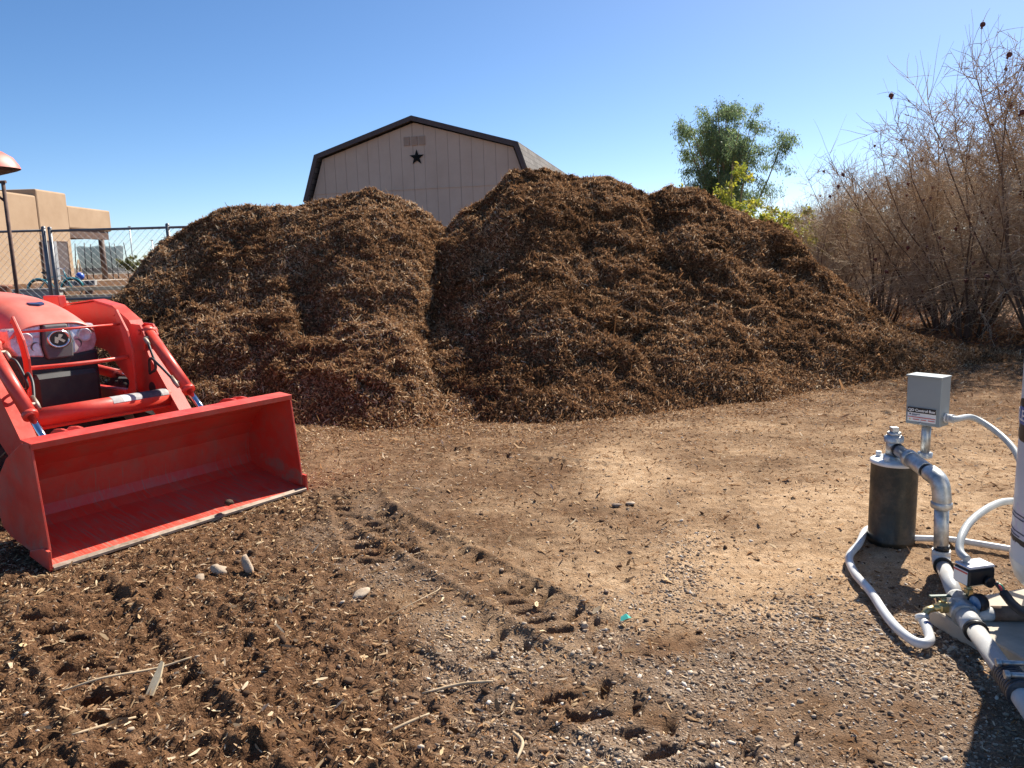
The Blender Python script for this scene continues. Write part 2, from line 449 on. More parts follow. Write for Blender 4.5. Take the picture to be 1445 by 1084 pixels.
def heap(name, label, crest, yc, base, creases, seed, nchips, tint_shift=0.0, ends=(0.9, 0.9), steep=.3):
    cx = np.array([c[0] for c in crest]); cz = np.array([c[1] for c in crest])
    bx = np.array([c[0] for c in base]); by = np.array([c[1] for c in base])
    x0, x1 = cx[0] - ends[0], cx[-1] + ends[1]
    st = .026
    X = np.arange(x0, x1, st); S = np.concatenate([np.linspace(-.12, 1.0, 170), np.linspace(1.0, 2.0, 70)[1:]])
    Zc = np.interp(X, np.r_[x0, cx, x1], np.r_[0, cz, 0])
    tr = lambda X_, Y_: terrain(X_, Y_)
    YF = np.interp(X, bx, by); YC = np.interp(X, np.linspace(cx[0], cx[-1], len(yc)) if len(yc) == 2 else cx, yc)
    k = np.ones(9) / 9
    YF = np.convolve(np.pad(YF, 4, 'edge'), k, 'valid')
    xx, ss = np.meshgrid(X, S); Z0 = np.broadcast_to(Zc, xx.shape)
    Yf = np.broadcast_to(YF, xx.shape); Yc = np.broadcast_to(YC, xx.shape)
    front = ss <= 1
    yy = np.where(front, Yf + (Yc - Yf) * ss, Yc + (ss - 1) * np.maximum(Z0 * 1.25, .5))
    s = np.clip(ss, 0, 1)
    sm = s * s * (3 - 2 * s)
    pf = s * (1 - steep) + sm * steep
    pf = pf + .05 * np.sin(s * 9.4 + 1.3 * fbm(xy0(xx.ravel(), ss.ravel() * 2), .9, 2, seed=seed + 50).reshape(xx.shape) * 3) * s * (1 - s) * 4 * .5
    back = np.clip(1 - (ss - 1) ** 1.25, 0, 1)
    z = Z0 * np.where(front, pf, back)
    fx, fy, fz = xx.ravel(), yy.ravel(), z.ravel()
    for (pts, dep, wid) in creases:
        d = np.full(fx.shape, 9.0); tt = np.zeros(fx.shape)
        for (a, b) in zip(pts[:-1], pts[1:]):
            ax, ay = a; vx, vy = b[0] - ax, b[1] - ay
            t = np.clip(((fx - ax) * vx + (fy - ay) * vy) / (vx * vx + vy * vy), 0, 1)
            d = np.minimum(d, np.hypot(fx - ax - t * vx, fy - ay - t * vy))
        d = d + .05 * fbm(xy0(fx, fy), .4, 2, seed=seed + 3)
        fz = fz - dep * np.exp(-(d / wid) ** 2) * np.clip(fz / .5, 0, 1)
    # ledges: slumped shelves running across the slope
    P = np.stack([fx, fy, fz], -1)
    fade = np.clip(fz / .35, 0, 1)
    lf = np.clip(np.where(front.ravel(), 1, .4), 0, 1)
    wob = fbm(P, 1.3, 3, seed=seed) * 1.5 + fbm(P, .45, 2, seed=seed + 2) * .5
    for per, amp, sd2 in ((.50, .11, 0.), (.23, .055, 4.), (.115, .032, 8.)):
        t = fz / per + wob * (.75 if per > .5 else 1.4) + .25 * fx + sd2
        saw = (t % 1); saw = np.where(saw < .58, saw / .58, (1 - saw) / .42)
        amt = np.clip(.35 + 1.1 * fbm(P, .9, 2, seed=seed + 5 + sd2), 0, 1.2)
        fy = fy - amp * (saw - .5) * amt * fade * lf * 1.25
        fz = fz + amp * .55 * (saw - .5) * amt * fade * lf
    # lumps along the slope normal
    V = np.stack([fx, fy, fz], -1).reshape(len(S), len(X), 3)
    dx = np.gradient(V, axis=1); ds = np.gradient(V, axis=0)
    Nn = np.cross(dx, ds).reshape(-1, 3); Nn /= np.linalg.norm(Nn, axis=1)[:, None] + 1e-9
    V = V.reshape(-1, 3)
    Q = V * np.array([.75, 1, 1.15])
    l1 = fbm(Q, .95, 2, seed=seed + 11); l2 = fbm(Q, .30, 3, seed=seed + 13); l3 = fbm(Q, .075, 2, .6, seed=seed + 17); l4 = np.abs(fbm(Q, .17, 2, .6, seed=seed + 19))
    bil = .5 - np.abs(l2)
    fade2 = np.clip(fz / .25, .12, 1)
    topf = 1 - .45 * np.exp(-((ss.ravel() - 1) / .10) ** 2)
    V = V + Nn * ((.105 * l1 * topf + .05 * (bil - .3) * 1.2 + .034 * l3 + .035 * l4) * fade2)[:, None]
    V[:, 2] += terrain(V[:, 0], V[:, 1])
    V[:, 2] -= .05 * (1 - sst(0, .12, ss.ravel() + .02))
    n_x, n_s = len(X), len(S)
    ii = (np.arange(n_s - 1)[:, None] * n_x + np.arange(n_x - 1)[None, :]).ravel()
    F = np.stack([ii, ii + 1, ii + n_x + 1, ii + n_x], -1)
    o = tag(link(name, np_mesh(name, V, F, True), MULCH_BASE), label, 'mulch heap', 'shredded bark heaps')
    # loose shreds lying over the surface
    rng = np.random.RandomState(int(seed * 10) + 1)
    A = V[F[:, 0]]; B = V[F[:, 1]]; Cc = V[F[:, 2]]; D = V[F[:, 3]]
    nrm = np.cross(Cc - A, D - B); ar = np.linalg.norm(nrm, axis=1); nrm /= ar[:, None] + 1e-9
    keep = ar * np.where((V[F[:, 0]][:, 1] > np.interp(A[:, 0], X, YC) + .5), .15, 1)
    f = rng.choice(len(F), nchips, p=keep / keep.sum())
    u, v = rng.rand(nchips, 1), rng.rand(nchips, 1)
    Pc = (A[f] * (1 - u) + B[f] * u) * (1 - v) + (D[f] * (1 - u) + Cc[f] * u) * v
    Nc = nrm[f] * np.sign(nrm[f][:, 2:3] + 1e-9) if False else nrm[f]
    Ls = np.exp(rng.normal(size=nchips) * .45) * .028 * np.where(rng.rand(nchips) < .12, 1.9, 1); Ws = np.exp(rng.normal(size=nchips) * .4) * .0085
    sv, sf = strips(Pc + Nc * .006, Nc, Ls, Ws, rng, .62, .35, .25)
    ti = np.clip(.42 + .26 * rng.normal(size=nchips) + .25 * fbm(Pc, .8, 2, seed=seed + 40) + tint_shift, 0, 1)
    sh = link('loose_shred', np_mesh('loose_shred', sv, sf, False, {'tint': np.repeat(ti, 6)}), MULCH, o)
    sh['kind'] = 'stuff'
    return o

LC = [(-5.6, .55), (-4.79, 1.0), (-4.65, 1.15), (-4.51, 1.36), (-4.27, 1.62), (-3.99, 1.88), (-3.87, 1.92), (-3.6, 2.06), (-3.35, 2.17), (-3.09, 2.22), (-2.76, 2.20), (-2.45, 2.18), (-2.35, 2.24), (-2.1, 2.29), (-1.77, 2.33), (-1.6, 2.38), (-1.27, 2.29), (-0.95, 2.10), (-0.75, 1.95), (-0.47, 1.5), (-.1, .9)]
KL = 11.3 / 9.2
LC = [(a * KL, 1.5 + (z - 1.5) * KL) for a, z in LC]
LCt = [(a, z - float(terrain(a, 11.3))) for a, z in LC]
heap('mulch_heap', 'reddish brown heap of shredded bark on the left, behind the red loader bucket', LCt, [11.3, 11.3],
     [(-6.5, 8.4), (-4.5, 8.2), (-3.1, 7.81), (-2.2, 7.35), (-1.9, 7.25), (-1.45, 6.95), (-1.05, 6.9), (-.8, 6.95), (-.5, 7.1), (.9, 7.4)],
     [([(-2.7, 10.3), (-2.4, 9.3), (-2.2, 8.8)], .13, .2), ([(-.85, 10.6), (-.77, 8.6), (-.62, 7.2)], .25, .25)], 1.3, 210000, .12, (.5, .4), .12)
RC = [(-0.86, 1.5), (-0.72, 1.92), (-0.55, 2.09), (-0.21, 2.25), (-0.08, 2.41), (0.05, 2.54), (0.47, 2.57), (0.72, 2.48), (0.92, 2.43), (1.09, 2.49), (1.38, 2.38), (1.67, 2.23), (1.88, 2.31), (2.17, 2.28), (2.48, 2.17), (2.97, 1.92), (3.28, 1.91), (3.49, 1.79), (3.93, 1.43), (4.5, 0.91), (5.09, 0.54), (5.71, 0.30), (6.34, 0.16)]
RY = np.array([9.3] * 14 + [9.35, 9.57, 9.71, 9.79, 9.98, 10.2, 10.43, 10.65, 10.88])
RYN = np.array([11.4] * 14 + [11.4, 11.4, 11.4, 11.4, 11.35, 11.3, 11.25, 11.2, 11.2])
RC = [(a * k, 1.5 + (z - 1.5) * k) for (a, z), k in zip(RC, RYN / RY)]
heap('mulch_heap', 'dark steep heap of shredded bark, tallest, in the middle before the shed', RC,
     list(RYN),
     [(-1.4, 7.4), (-.59, 7.35), (-.3, 7.15), (.1, 7.0), (.49, 6.9), (.9, 7.05), (1.41, 7.3), (1.95, 7.52), (2.59, 7.77), (3.28, 8.21), (3.9, 8.58), (4.51, 8.99), (5.65, 9.66), (7.2, 10.3)],
     [([(2.0, 10.7), (1.9, 9.9)], .13, .17)], 6.1, 290000, .02, (.35, .7), .42)

# ------------------------------------------------------------------ ground litter (stuff)
rng = np.random.RandomState(5)
def cand(n, x0, x1, y0, y1, dens):
    x = rng.uniform(x0, x1, n); y = rng.uniform(y0, y1, n)
    k = rng.rand(n) < dens(x, y); x, y = x[k], y[k]
    return np.stack([x, y, ground_h(x, y)], -1)
# pebbles
PEB = tint_mat('pebbles', [(0, (.09, .065, .05)), (.3, (.23, .16, .11)), (.6, (.38, .285, .20)), (.88, (.52, .42, .32)), (1, (.70, .62, .52))], .9, spec=.06)
Pp = np.concatenate([cand(120000, -.9, 2.6, 1.75, 4.3, lambda x, y: gravel_zone(x, y) ** 1.2),
                     cand(40000, -3.5, 4.5, 1.75, 8.0, lambda x, y: .22 + .2 * (1 - dark_zone(x, y)))])
S = np.clip(np.exp(rng.normal(size=len(Pp)) * .62) * .0028, .0011, .011)
V, F, nv = chunks(Pp + np.stack([S * 0, S * 0, S * .05], -1), up(len(Pp)), S, rng, (1.25, .9, .62), 1)
t = np.clip(.50 + .26 * rng.normal(size=len(Pp)), 0, 1)
tag(link('gravel', np_mesh('gravel', V, F, True, {'tint': np.repeat(t, nv)}), PEB), 'pale rounded pebbles strewn over the brown yard soil', 'gravel', kind='stuff')
# pale wood chips
CHIP = tint_mat('pale wood chips', [(0, (.14, .08, .04)), (.4, (.34, .215, .115)), (.75, (.58, .41, .235)), (1, (.72, .57, .38))], .85, .15, spec=.1)
Pp = np.concatenate([cand(38000, -3.6, .6, 1.75, 5.2, lambda x, y: .14 + .5 * dark_zone(x, y) * sst(-.2, .5, fbm(xy0(x, y), .5, 2, seed=14) + .1)), cand(12000, -3, 4.5, 1.8, 7.3, lambda x, y: .35 + 0 * x)])
n = len(Pp); L_ = np.minimum(.06, np.exp(rng.normal(size=n) * .6) * .0165); W_ = L_ * np.exp(rng.normal(size=n) * .35) * .2
V, F = strips(Pp + up(n) * .004, up(n), L_, W_, rng, .28, .15, .4)
tag(link('wood_chips', np_mesh('wood_chips', V, F, False, {'tint': np.repeat(np.clip(.5 + .25 * rng.normal(size=n), 0, 1), 6)}), CHIP), 'pale wood chips scattered over the dark soil', 'wood chips', kind='stuff')
# fine dark shreds, thick by the heaps
def near_heap(x, y):
    b = np.interp(x, [-3.1, -1.45, -.6, .49, 1.4, 2.6, 3.9, 5.6], [7.8, 6.9, 7.1, 6.9, 7.3, 7.8, 8.6, 9.7])
    return np.clip(np.exp(-np.clip(b - y, 0, 9) / .45), 0, 1) * .9 + .16 + .25 * dark_zone(x, y)
Pp = np.concatenate([cand(380000, -4, 6.5, 4.2, 9.8, lambda x, y: near_heap(x, y) * (1 - .45 * sand_zone(x, y))), cand(85000, -3.4, 3.2, 1.75, 4.4, lambda x, y: .4 + .5 * dark_zone(x, y) - .25 * sand_zone(x, y))])
n = len(Pp); L_ = np.exp(rng.normal(size=n) * .5) * np.where(Pp[:, 1] > 4.6, .0155, .011); W_ = L_ * .25
V, F = strips(Pp + up(n) * .003, up(n), L_, W_, rng, .35, .25, .35)
tag(link('bark_shreds', np_mesh('bark_shreds', V, F, False, {'tint': np.repeat(np.clip(.60 + .30 * rng.normal(size=n), 0, 1), 6)}), MULCH), 'thin brown bark shreds trodden into the yard soil', 'bark shreds', kind='stuff')
# soil crumbs
CRUMB = tint_mat('soil crumbs', [(0, (.05, .028, .017)), (.6, (.12, .07, .042)), (1, (.24, .15, .09))], .95, spec=.1)
Pp = cand(11000, -3.5, 3.0, 1.75, 5.6, lambda x, y: .08 + .8 * dark_zone(x, y))
S = np.clip(np.exp(rng.normal(size=len(Pp)) * .5) * .0055, .002, .016)
V, F, nv = chunks(Pp + np.stack([S * 0, S * 0, S * .1], -1), up(len(Pp)), S, rng, (1.2, .9, .6), 2)
tag(link('soil_crumbs', np_mesh('soil_crumbs', V, F, False, {'tint': np.repeat(np.clip(.5 + .2 * rng.normal(size=len(Pp)), 0, 1), nv)}), CRUMB), 'dark crumbs of churned soil in the left foreground', 'soil', kind='stuff')
# leaf litter under the shrubs
LEAF = tint_mat('dry leaves', [(0, (.16, .06, .025)), (.5, (.34, .14, .05)), (1, (.55, .29, .12))], .7, .3)
Pp = cand(22000, 5.2, 12.5, 10.2, 26, lambda x, y: np.exp(-((x - 8.6) / 1.6) ** 2))
n = len(Pp); L_ = np.exp(rng.normal(size=n) * .3) * .055
V, F = strips(Pp + up(n) * .012, up(n), L_, L_ * .4, rng, .4, .3, .4)
tag(link('leaf_litter', np_mesh('leaf_litter', V, F, False, {'tint': np.repeat(rng.rand(n), 6)}), LEAF), 'orange brown dry leaves lying under the bare shrubs', 'leaf litter', kind='stuff')

# single stones and sticks
ROCK = mat('pale stone', (.34, .25, .17), (.48, .37, .27), 18, .9, bump=.4, bscale=60)
def rock(x, y, s, asp, label, seed, m=ROCK, group='loose stones'):
    r2 = np.random.RandomState(seed)
    V, F, nv = chunks(np.zeros((1, 3)), up(1), np.array([s]), r2, asp, 2)
    o = tag(link('stone', np_mesh('stone', V, F, False), m), label, 'stone' if group else 'soil clod', group)
    if not group: o.name = 'soil_clod'
    o.location = (x, y, float(ground_h([x], [y])[0]) + s * asp[2] * .45); return o
rock(-1.50, 3.69, .055, (1.5, .7, .45), 'pale flat stone half buried before the red bucket', 3)
rock(-1.36, 3.70, .045, (1.2, .8, .75), 'small wedge shaped pale stone right beside the flat one by the bucket', 8)
rock(-1.58, 3.63, .028, (1.2, .9, .6), 'smallest pale stone at the left end of the trio by the bucket', 5)
rock(-.72, 3.35, .028, (1.3, .9, .6), 'lone buff stone among wheel marks in the middle of the yard', 11)
rock(.27, 2.98, .017, (1, .9, .8), 'round whitish pebble beside the green scrap', 12)
CRUMBM = mat('soil clod', (.06, .035, .022), (.12, .07, .045), 30, .95, bump=.8, bscale=80)
GREYST = mat('brown stone', (.18, .12, .085), (.27, .19, .14), 20, .85, bump=.4)
rock(.62, 4.55, .03, (1.2, .9, .7), 'brown stone lying where tyre ruts cross the yard', 14, GREYST)
rock(.71, 4.58, .024, (1.2, .9, .7), 'paler small stone just right of the brown stone in the ruts', 15)
_c = rock(-1.78, 4.62, .03, (1.6, 1.0, .7), 'small dark soil clod lying on the floor of the red bucket', 21, CRUMBM, None); _c.location.z = .075
rock(.40, 3.30, .016, (1.1, .9, .8), 'dark rounded stone on the pale sandy patch', 16, GREYST)

STICK = mat('weathered twig', (.40, .28, .16), (.56, .42, .27), 30, .8)
def stick(pts, r, label, kind='stick', m=STICK, n=6):
    x0, y0 = pts[0][:2]
    P = []
    for (x, y, h) in pts: P.append((x - x0, y - y0, float(ground_h([x], [y])[0]) + h - float(ground_h([x0], [y0])[0])))
    Q = curve_pts(P, 5)
    k = len(Q); o = MB().tube(Q, [r * (.45 + .55 * math.sin(math.pi * (.12 + .8 * i / k))) for i in range(k)], n).build(kind, m)
    o.location = (x0, y0, float(ground_h([x0], [y0])[0])); return tag(o, label, 'stick', 'loose sticks')
stick([(-.44, 2.29, .012), (-.38, 2.33, .016), (-.31, 2.38, .012)], .0055, 'pale crooked twig lying at the bottom edge left of centre')
stick([(-1.62, 2.52, .012), (-1.5, 2.57, .02), (-1.36, 2.68, .02), (-1.25, 2.74, .03)], .005, 'long thin straw coloured stick behind the upright splinter')
stick([(-1.45, 2.28, .012), (-1.38, 2.36, .02), (-1.32, 2.43, .01)], .006, 'short pale stick just in front of the upright splinter')
stick([(-.35, 2.52, .01), (-.22, 2.56, .025), (-.10, 2.55, .012)], .006, 'brown bent twig beside the dark hollow at the bottom centre')
stick([(-.02, 2.12, .01), (.0, 2.2, .02), (-.03, 2.27, .01)], .006, 'pale curved twig at the bottom edge in the centre gravel')
stick([(-.55, 3.12, .008), (-.45, 3.2, .03), (-.37, 3.33, .02), (-.36, 3.4, .01)], .0025, 'thin grey arching twig on the wheel marks')
sp = MB().prism([(-.012, 0), (.014, 0), (.017, .07), (.008, .125), (-.003, .13), (-.010, .06)], -.004, .004, lambda a, h, t: (a + h * .1, t + h * .75, h * .62 - t)).build('wood_splinter', mat('fresh split wood', (.55, .42, .26), (.66, .54, .36), 40, .7))
sp.location = (-1.335, 2.56, float(ground_h([-1.335], [2.56])[0]) - .008); tag(sp, 'broad pale wood splinter leaning up from the dark soil', 'wood splinter')
gs = MB().add([(0, 0, .0), (.035, .006, .012), (.05, .025, .004), (.028, .03, .022), (.005, .022, .012)], [(0, 1, 3, 4), (1, 2, 3)]).build('plastic_scrap', mat('green plastic', (.05, .42, .33), (.1, .5, .42), 20, .4), solid=.0015)
gs.location = (.42, 3.0, float(ground_h([.44], [3.01])[0]) + .004); tag(gs, 'small torn scrap of bright green plastic on the soil', 'plastic scrap')

# ------------------------------------------------------------------ loader tractor (local x = forward, y = towards the far side, z = up)
RED = mat('loader red paint', (.70, .040, .022), (.74, .085, .05), 4, .38, rough2=.55, lo=.4, hi=.75, bump=.03, bscale=90)
def dusty(m, dust=(.42, .27, .2), amt=.5):
    nt = m.node_tree; b = nt.nodes['Principled BSDF']; src = b.inputs['Base Color'].links[0].from_socket
    tc = nt.nodes.new('ShaderNodeTexCoord'); n = nt.nodes.new('ShaderNodeTexNoise'); n.inputs['Scale'].default_value = 7; n.inputs['Detail'].default_value = 9; n.inputs['Roughness'].default_value = .75
    nt.links.new(tc.outputs['Object'], n.inputs[0])
    mr = nt.nodes.new('ShaderNodeMapRange'); mr.inputs[1].default_value = .45; mr.inputs[2].default_value = .85; mr.inputs[3].default_value = 0.03; mr.inputs[4].default_value = amt
    nt.links.new(n.outputs[0], mr.inputs[0])
    mx = nt.nodes.new('ShaderNodeMix'); mx.data_type = 'RGBA'; mx.inputs['B'].default_value = (*dust, 1)
    nt.links.new(mr.outputs[0], mx.inputs['Factor']); nt.links.new(src, mx.inputs['A']); nt.links.new(mx.outputs['Result'], b.inputs['Base Color'])
    return m
dusty(RED)
HOODRED = dusty(mat('hood paint with glare', (.74, .13, .085), (.78, .21, .16), 3, .42, rough2=.6), amt=.35)  # paler than the loader red: glare and dust put into the colour
STEEL = mat('scraped steel', (.24, .18, .13), (.42, .35, .29), 14, .5, .6, rough2=.7)
CHROME = mat('chrome rod', (.75, .76, .8), None, rough=.12, metal=1)
BLACK = mat('black plastic', (.018, .018, .02), (.035, .033, .032), 12, .5)
GREYP = mat('grey grille plastic', (.10, .10, .10), (.16, .155, .145), 9, .55)
RUBBER = mat('dusty tyre rubber', (.022, .021, .021), (.12, .095, .075), 5, .85, lo=.45, hi=.8)
LENS = mat('headlight lens', (.52, .47, .46), (.80, .78, .80), 22, .1, .3)
WHITE = mat('white paint', (.75, .75, .73), (.66, .65, .62), 8, .5)

ang = math.atan2(-.59, .8075)
TR = empty('tractor', 'red compact tractor with its front loader bucket lowered to the ground', 'tractor', (-1.939, 4.471, 0), ang)
def P3(a, z, l): return (a, l, z)
BRED = dusty(RED.copy(), (.22, .09, .07), .4)
BRED.name = 'worn bucket paint'
_nt = BRED.node_tree; _bs = _nt.nodes['Principled BSDF']; _src = _bs.inputs['Base Color'].links[0].from_socket
_tc = _nt.nodes.new('ShaderNodeTexCoord'); _mp = _nt.nodes.new('ShaderNodeMapping'); _mp.inputs['Scale'].default_value = (3, 55, 3); _nn = _nt.nodes.new('ShaderNodeTexNoise'); _nn.inputs['Scale'].default_value = 1.6; _nn.inputs['Detail'].default_value = 7; _nn.inputs['Roughness'].default_value = .7
_nt.links.new(_tc.outputs['Object'], _mp.inputs[0]); _nt.links.new(_mp.outputs[0], _nn.inputs[0])
_sx = _nt.nodes.new('ShaderNodeSeparateXYZ'); _nt.links.new(_tc.outputs['Object'], _sx.inputs[0])
_lo = _nt.nodes.new('ShaderNodeMapRange'); _lo.inputs[1].default_value = .03; _lo.inputs[2].default_value = .45; _lo.inputs[3].default_value = .075; _lo.inputs[4].default_value = -.10; _nt.links.new(_sx.outputs[2], _lo.inputs[0])
_ad = _nt.nodes.new('ShaderNodeMath'); _nt.links.new(_nn.outputs[0], _ad.inputs[0]); _nt.links.new(_lo.outputs[0], _ad.inputs[1])
_mr = _nt.nodes.new('ShaderNodeMapRange'); _mr.inputs[1].default_value = .57; _mr.inputs[2].default_value = .68; _mr.inputs[4].default_value = .8; _nt.links.new(_ad.outputs[0], _mr.inputs[0])
_mx = _nt.nodes.new('ShaderNodeMix'); _mx.data_type = 'RGBA'; _mx.inputs['B'].default_value = (.33, .20, .15, 1); _nt.links.new(_mr.outputs[0], _mx.inputs['Factor']); _nt.links.new(_src, _mx.inputs['A']); _nt.links.new(_mx.outputs['Result'], _bs.inputs['Base Color'])
# bucket
bk = empty('bucket', None, None); bk.parent = TR
HW = .805
prof = [(.0, .012), (-.16, .036), (-.46, .085), (-.545, .125), (-.572, .185), (-.555, .34), (-.49, .44), (-.385, .535), (-.17, .642), (-.07, .640)]
m = MB(); vs = []; fs = []
for s in (-HW, HW): vs += [P3(a, z, s) for a, z in prof]
n = len(prof)
for i in range(n - 1): fs.append((i, i + 1, n + i + 1, n + i))
m.add(vs, fs); m.build('bucket_shell', BRED, bk, solid=.008)
for s in (-1, 1):
    pl = MB().prism([(a, z) for a, z in prof[1:-1]] + [(-.06, .652), (.005, .10), (-.005, .03)], s * (HW + .006) - .006, s * (HW + .006) + .006, P3)
    pl.build('side_plate', BRED, bk, bevel=.002)
    MB().prism([(-.20, .030), (.028, -.008), (.03, .10), (-.03, .105), (-.19, .06)], s * (HW + .021) - .008, s * (HW + .021) + .008, P3).build('side_cutter', RED, bk, bevel=.002)
MB().prism([(.008, .004), (.038, -.006), (.037, .010), (.008, .020)], -HW - .012, HW + .012, P3).build('cutting_edge', STEEL, bk, bevel=.002)
MB().prism([(-.075, .625), (-.050, .622), (-.048, .655), (-.175, .665), (-.18, .65), (-.075, .646)], -HW - .012, HW + .012, P3).build('top_rim', RED, bk, bevel=.002)
for l in (-.53, .53):
    for q in (-.04, .04):
        MB().prism([(-.20, .662), (-.39, .552), (-.50, .452), (-.567, .345), (-.584, .20), (-.66, .22), (-.68, .30), (-.52, .56), (-.34, .655), (-.26, .665)], l + q - .008, l + q + .008, P3).build('pivot_bracket', RED, bk)
# arms
AL = lambda s: s * .505 - .035
armp = [(-2.55, 1.20), (-2.3, 1.262), (-1.83, 1.297), (-1.545, 1.255), (-1.33, 1.150), (-1.17, .975), (-.755, .505), (-.64, .38), (-.60, .24), (-.68, .21), (-.78, .26), (-1.10, .47), (-1.50, .75), (-1.72, .92), (-2.15, 1.0), (-2.5, 1.02)]
for s in (-1, 1):
    ar = MB().prism(armp, AL(s) - .035, AL(s) + .035, P3).build('loader_arm', RED, TR, bevel=.008)
    MB().cyl(P3(-1.12, .68, AL(s) - .037), P3(-1.12, .68, AL(s) + .037), .045, 20).build('pin_hole_shade', BLACK, ar)  # solid black disc, painted shade of a hole through the arm
    top = [(-2.3, 1.264), (-1.83, 1.299), (-1.545, 1.257), (-1.33, 1.152), (-1.165, .973), (-.755, .505)]
    mm = MB(); vs = []; fs = []
    for i, (a, z) in enumerate(top): vs += [P3(a, z + .008, AL(s) - .046), P3(a, z + .008, AL(s) + .046)]
    for i in range(len(top) - 1): fs.append((2 * i, 2 * i + 1, 2 * i + 3, 2 * i + 2))
    mm.add(vs, fs).build('arm_flange', RED, ar, solid=.01)
    # bucket cylinder lying on the arm
    A_, B_ = Vector(P3(-1.17, 1.085, AL(s))), Vector(P3(-.50, .505, AL(s))); D_ = (B_ - A_)
    cyl = MB().cyl(A_, A_ + D_ * .67, .040, 18).cyl(A_ + D_ * .66, A_ + D_ * .69, .044, 18).cyl(A_ - D_ * .02, A_ + D_ * .03, .044, 18).build('hydraulic_cylinder', RED, TR)
    MB().cyl(A_ + D_ * .67, B_, .021, 14).build('piston_rod', CHROME, cyl)
    MB().cyl(A_ + Vector((0, -.06, 0)), A_ + Vector((0, .06, 0)), .03, 14).cyl(A_ + Vector((0, -.075, 0)), A_ + Vector((0, -.06, 0)), .018, 6).build('pivot_pin', RED, cyl)
    for q in (-.048, .048): MB().prism([(-1.36, 1.05), (-1.29, 1.14), (-1.17, 1.135), (-1.12, 1.06), (-1.15, .95), (-1.30, .95)], AL(s) + q - .006, AL(s) + q + .006, P3).build('pin_plate', RED, ar)
    # hoses with crimped ends
    e = -s * .062
    p0 = A_ + D_ * .10 + Vector((0, e, .01)); p1 = A_ + D_ * .60 + Vector((0, e, .01))
    hz = curve_pts([p0 + D_ * .05, p0 + D_ * .13 + Vector((0, e * .3, .015)), p0 + D_ * .24 + Vector((0, e * .5, -.05)), p0 + D_ * .20 + Vector((-.05, e * .6, -.12))], 7)
    MB().tube(hz, .0095, 8).build('hydraulic_hose', BLACK, cyl)
    MB().tube([p0 - D_ * .01, p0 + D_ * .02, p0 + D_ * .07], [.012, .016, .013], 8).cyl(p0 - D_ * .01, p0 - D_ * .01 + Vector((0, -e * .9, 0)), .012, 8).build('hose_fitting', STEEL, cyl)
    hz = curve_pts([p0 + D_ * .20 + Vector((-.05, e * .6, -.11)), p1 - D_ * .30 + Vector((0, e * .8, -.01)), p1 - D_ * .17 + Vector((0, e * .6, .02)), p1 - D_ * .04], 7)
    MB().tube(hz, .0095, 8).build('hydraulic_hose', BLACK, cyl)
    MB().tube([p1 - D_ * .07, p1, p1 + D_ * .05], [.013, .016, .011], 8).cyl(p1, p1 + Vector((0, -e * .9, 0)), .012, 8).build('hose_fitting', STEEL, cyl)
# torque tube between the arms
tt = MB().cyl(P3(-.93, .635, -.51), P3(-.93, .635, .44), .058, 24).build('cross_tube', RED, TR)
MB().prism([(-.985, .60), (-.90, .56), (-.89, .575), (-.975, .62)], -.51, .44, P3).build('tube_web', RED, tt)
def sleeve(l0, l1, mt, nm='decal'):
    m = MB(); vs = []; fs = []
    for i in range(9):
        a = R(20 + i * 17); vs += [P3(-.93 + .0595 * math.cos(a), .635 + .0595 * math.sin(a), l0), P3(-.93 + .0595 * math.cos(a), .635 + .0595 * math.sin(a), l1)]
        if i: fs.append((2 * i - 2, 2 * i - 1, 2 * i + 1, 2 * i))
    m.add(vs, fs, True).build(nm, mt, tt)
GRY = mat('faded decal', (.33, .31, .30), (.52, .50, .47), 25, .6)
DKB = mat('dark decal band', (.06, .06, .075), (.12, .12, .13), 25, .6)
for l0, l1, mt in ((.03, .10, GRY), (.10, .15, WHITE), (.15, .23, GRY), (.23, .37, DKB), (.37, .42, GRY)): sleeve(l0, l1, mt)
REFL = mat('lamp reflector', (.62, .60, .62), (.85, .84, .86), 30, .35, .2)
# hood
sec = []
def hood_sec(a, zt, hw, zb):
    pts = []
    for i in range(13):
        t = i / 12; u = -1 + 2 * t
        pts.append((hw * (abs(u) ** .75 if u else 0) * (1 if u > 0 else -1), zt - (zt - zb) * (abs(u) ** 3.2)))
    return [(a, l, z) for l, z in pts]
rows = [hood_sec(*q) for q in ((-2.95, 1.40, .34, 1.02), (-2.4, 1.385, .345, 1.0), (-2.0, 1.35, .34, .99), (-1.75, 1.305, .325, 1.0), (-1.58, 1.255, .305, 1.03), (-1.47, 1.20, .285, 1.08), (-1.43, 1.165, .272, 1.09))]
m = MB(); vs = [p for r_ in rows for p in r_]; fs = []
for i in range(len(rows) - 1):
    for k in range(12): fs.append((13 * i + k, 13 * i + k + 1, 13 * i + k + 14, 13 * i + k + 13))
hood = m.add(vs, fs, True).build('hood', HOODRED, TR, solid=.012, sub=1)
MB().prism([(-.035, -.05), (.02, -.045), (.05, 0), (.02, .045), (-.035, .05), (-.02, 0)], 0, .012, lambda a, b_, t: (-1.72 + a, b_ + .02, 1.298 + t - a * .18)).build('hood_badge', mat('dark blue badge', (.03, .04, .10), (.05, .06, .14), 20, .3), hood)
